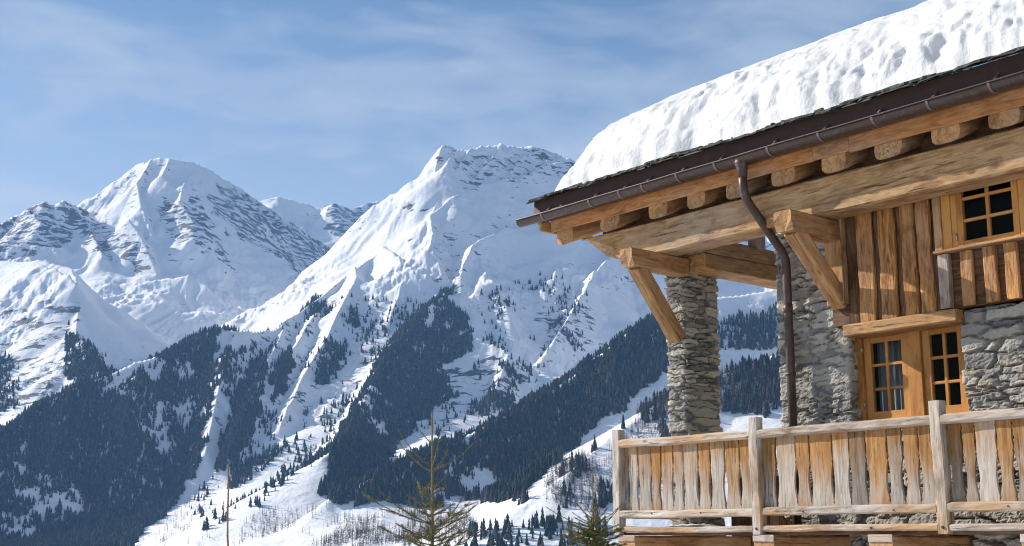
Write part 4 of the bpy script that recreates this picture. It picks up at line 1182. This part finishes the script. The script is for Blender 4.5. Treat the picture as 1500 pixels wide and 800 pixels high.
# a leafless stem
def bare_stem():
    T = Vector(world_at(333, 683, 8.0)); B = Vector(world_at(350, 905, 8.0)); B.z = min(B.z, .3)
    d = T - B; base = B - d * ((B.z + .15) / d.z)
    root = empty('bare_sapling', base); tag(root, 'thin leafless orange-brown stem standing alone on the left', 'sapling')
    H = T - base; r = random.Random(3); segs = []
    pts = [H * (k / 16) + Vector((.006 * math.sin(k * 1.3), .006 * math.cos(k * .9), 0)) for k in range(17)]
    for k in range(16): segs.append((pts[k], pts[k + 1], .0125 - .0005 * k, .0125 - .0005 * (k + 1)))
    V, F = stem_mesh(segs); me = bpy.data.meshes.new('trunk'); me.from_pydata(V, [], F); link('trunk', me, M_STEM, root)
    tw = []
    for k in range(3, 17):
        a = r.uniform(0, 6.3); p = pts[k]; tw.append((p, p + Vector((math.cos(a), math.sin(a), 1.4)) * r.uniform(.012, .03), .0035, .0012))
    V, F = stem_mesh(tw, 5); me = bpy.data.meshes.new('buds'); me.from_pydata(V, [], F); link('buds', me, M_STEM, root)
m = NT('orange_bark'); p = m.coord('Object'); n = m.noise(m.scaled(p, (1, 1, .2)), 50, 4)
m.lk(m.ramp(n, [(.3, (.20, .095, .035)), (.7, (.36, .19, .075))]), m.b.inputs['Base Color']); m.b.inputs['Roughness'].default_value = .7
M_STEM = m.m
bare_stem()
# lone conifers on the open snow of the far slope, one by one
LONE = [(913, 624, 2.0, 2.35), (380, 737, 2.0, 3.2)]
def on_land(px, py, d0, d1):
    D = np.arange(d0 * 1000, d1 * 1000, 4.0); d = world_at(px, py, 1.0) - np.array([0, 0, CAMZ])
    z = land_z(d[0] * D, D); k = np.where(z >= d[2] * D + CAMZ)[0]
    k = k[0] if len(k) else int(np.argmax(z - d[2] * D))
    return d[0] * D[k], D[k], z[k]
proto = None; rr_ = random.Random(12)
for i, (px, py, d0, d1) in enumerate(LONE):
    x, y, z = on_land(px, py + 6, d0, d1)
    if proto is None or i % 4 == 0:
        tv, tf = conifer_template(200 + i, 6, 9)
        tv = tv * np.array([.85, .85, 1])
        proto = np_mesh('conifer_tree', tv, tf, np.full(len(tf), 3), False, {'tint': np.full(len(tv), .35)})
    o = bpy.data.objects.new('conifer_tree', proto); COL.objects.link(o)
    if not len(proto.materials): proto.materials.append(M_CON)
    h = 22 * rr_.uniform(.75, 1.2) * (1.15 if i == 0 else 1)
    o.location = (x, y, z - .8); o.scale = (h, h, h); o.rotation_euler = (0, 0, rr_.uniform(0, 6))
    tag(o, 'lone dark conifer on the bright snow band just above the balcony corner post' if i == 0 else 'small dark conifer alone on the sunlit snow just beside the thin bare stem', 'tree', 'conifers standing apart on the open snow')
# ================================================================== LIGHT, SKY, AIR, CAMERA
SUN_AZ = math.atan2(-.87, .49)      # clockwise from +y; towards the sun
SUN_EL = R(29)
sd = Vector((math.sin(SUN_AZ) * math.cos(SUN_EL), math.cos(SUN_AZ) * math.cos(SUN_EL), math.sin(SUN_EL)))
sl = bpy.data.lights.new('sun', 'SUN'); sl.energy = 5.0; sl.angle = R(.5); sl.color = (1, .94, .86)
so = bpy.data.objects.new('sun', sl); COL.objects.link(so)
so.rotation_euler = sd.to_track_quat('Z', 'Y').to_euler()
W = bpy.data.worlds.new('World'); SC.world = W; W.use_nodes = True
nt = W.node_tree; bg = nt.nodes['Background']
sky = nt.nodes.new('ShaderNodeTexSky'); sky.sky_type = 'NISHITA'; sky.sun_disc = False
sky.sun_elevation = SUN_EL; sky.sun_rotation = SUN_AZ
sky.altitude = 1200; sky.air_density = 1.0; sky.dust_density = .5; sky.ozone_density = 2.2
def wn(t, **kw):
    nd = nt.nodes.new(t)
    for k, v in kw.items(): setattr(nd, k, v)
    return nd
tc = wn('ShaderNodeTexCoord')
# thin high cloud: noise on the sky's own directions, stretched along the horizon
mp = wn('ShaderNodeMapping'); mp.inputs['Scale'].default_value = (1.0, 1.0, 3.4); mp.inputs['Rotation'].default_value = (0, R(-14), 0)
nt.links.new(tc.outputs['Generated'], mp.inputs['Vector'])
def wnoise(sc, det, dist):
    n = wn('ShaderNodeTexNoise'); n.inputs['Scale'].default_value = sc; n.inputs['Detail'].default_value = det
    n.inputs['Roughness'].default_value = .52; n.inputs['Distortion'].default_value = dist
    nt.links.new(mp.outputs['Vector'], n.inputs['Vector']); return n.outputs['Fac']
def wmath(op, a, b):
    nd = wn('ShaderNodeMath', operation=op)
    for i, v in enumerate((a, b)):
        if hasattr(v, 'links'): nt.links.new(v, nd.inputs[i])
        else: nd.inputs[i].default_value = v
    return nd.outputs[0]
cl = wmath('ADD', wmath('MULTIPLY', wnoise(4.2, 3, .5), .72), wmath('MULTIPLY', wnoise(11, 5, .9), .28))
mr = wn('ShaderNodeMapRange'); nt.links.new(cl, mr.inputs[0])
mr.inputs[1].default_value = .45; mr.inputs[2].default_value = .62; mr.inputs[3].default_value = .0; mr.inputs[4].default_value = .58
sp = wn('ShaderNodeSeparateXYZ'); nt.links.new(tc.outputs['Generated'], sp.inputs[0])
low = wn('ShaderNodeMapRange'); nt.links.new(sp.outputs[2], low.inputs[0])
low.inputs[1].default_value = .38; low.inputs[2].default_value = .12; low.inputs[3].default_value = 0; low.inputs[4].default_value = .95
mx = wn('ShaderNodeMix', data_type='RGBA')
nt.links.new(wmath('MAXIMUM', wmath('MULTIPLY', wmath('ADD', mr.outputs[0], low.outputs[0]), .8), 0.0), mx.inputs[0]); tn = wn('ShaderNodeMix', data_type='RGBA', blend_type='MULTIPLY'); tn.inputs[0].default_value = 1; nt.links.new(sky.outputs[0], tn.inputs[6]); tn.inputs[7].default_value = (.80, .82, .80, 1); nt.links.new(tn.outputs[2], mx.inputs[6]); mx.inputs[7].default_value = (4.1, 4.55, 5.3, 1)
nt.links.new(mx.outputs[2], bg.inputs['Color']); bg.inputs['Strength'].default_value = .095

# the air of the valley
def haze_box():
    bm = bmesh.new(); bmesh.ops.create_cube(bm, size=1)
    me = bpy.data.meshes.new('haze'); 
    for v in bm.verts:
        v.co = Vector((v.co.x * 15000, (v.co.y + .5) * 10700 - 300, (v.co.z + .5) * 2700 - 330))
    bm.to_mesh(me); bm.free()
    h = NT('valley_air'); h.n.remove(h.b)
    v = h.add('ShaderNodeVolumePrincipled'); v.inputs['Color'].default_value = (.30, .57, 1, 1)
    v.inputs['Density'].default_value = HAZE; v.inputs['Anisotropy'].default_value = .0
    h.lk(v.outputs[0], h.out.inputs['Volume'])
    o = link('haze', me, h.m); tag(o, kind='stuff'); return o
HAZE = 0.000031
haze_box()

cam = bpy.data.cameras.new('camera'); co = bpy.data.objects.new('camera', cam); COL.objects.link(co)
cam.sensor_width = 36; cam.lens = 36 * FOC / 1500; cam.clip_start = .1; cam.clip_end = 30000
co.location = (0, 0, CAMZ); co.rotation_euler = (math.pi / 2 + PITCH, 0, 0)
SC.camera = co
SC.view_settings.view_transform = 'Standard'; SC.view_settings.look = 'None'
SC.view_settings.exposure = 0.56; SC.view_settings.gamma = 1; SC.view_settings.use_curve_mapping = False
SC.render.engine = 'CYCLES'
SC.cycles.use_denoising = True
try: SC.cycles.denoiser = 'OPENIMAGEDENOISE'
except Exception: pass
SC.cycles.filter_width = 1.1
SC.cycles.max_bounces = 8; SC.cycles.diffuse_bounces = 4; SC.cycles.volume_bounces = 1
SC.cycles.use_adaptive_sampling = True; SC.cycles.adaptive_threshold = .015
SC.cycles.transparent_max_bounces = 12
SC.cycles.sample_clamp_indirect = 4
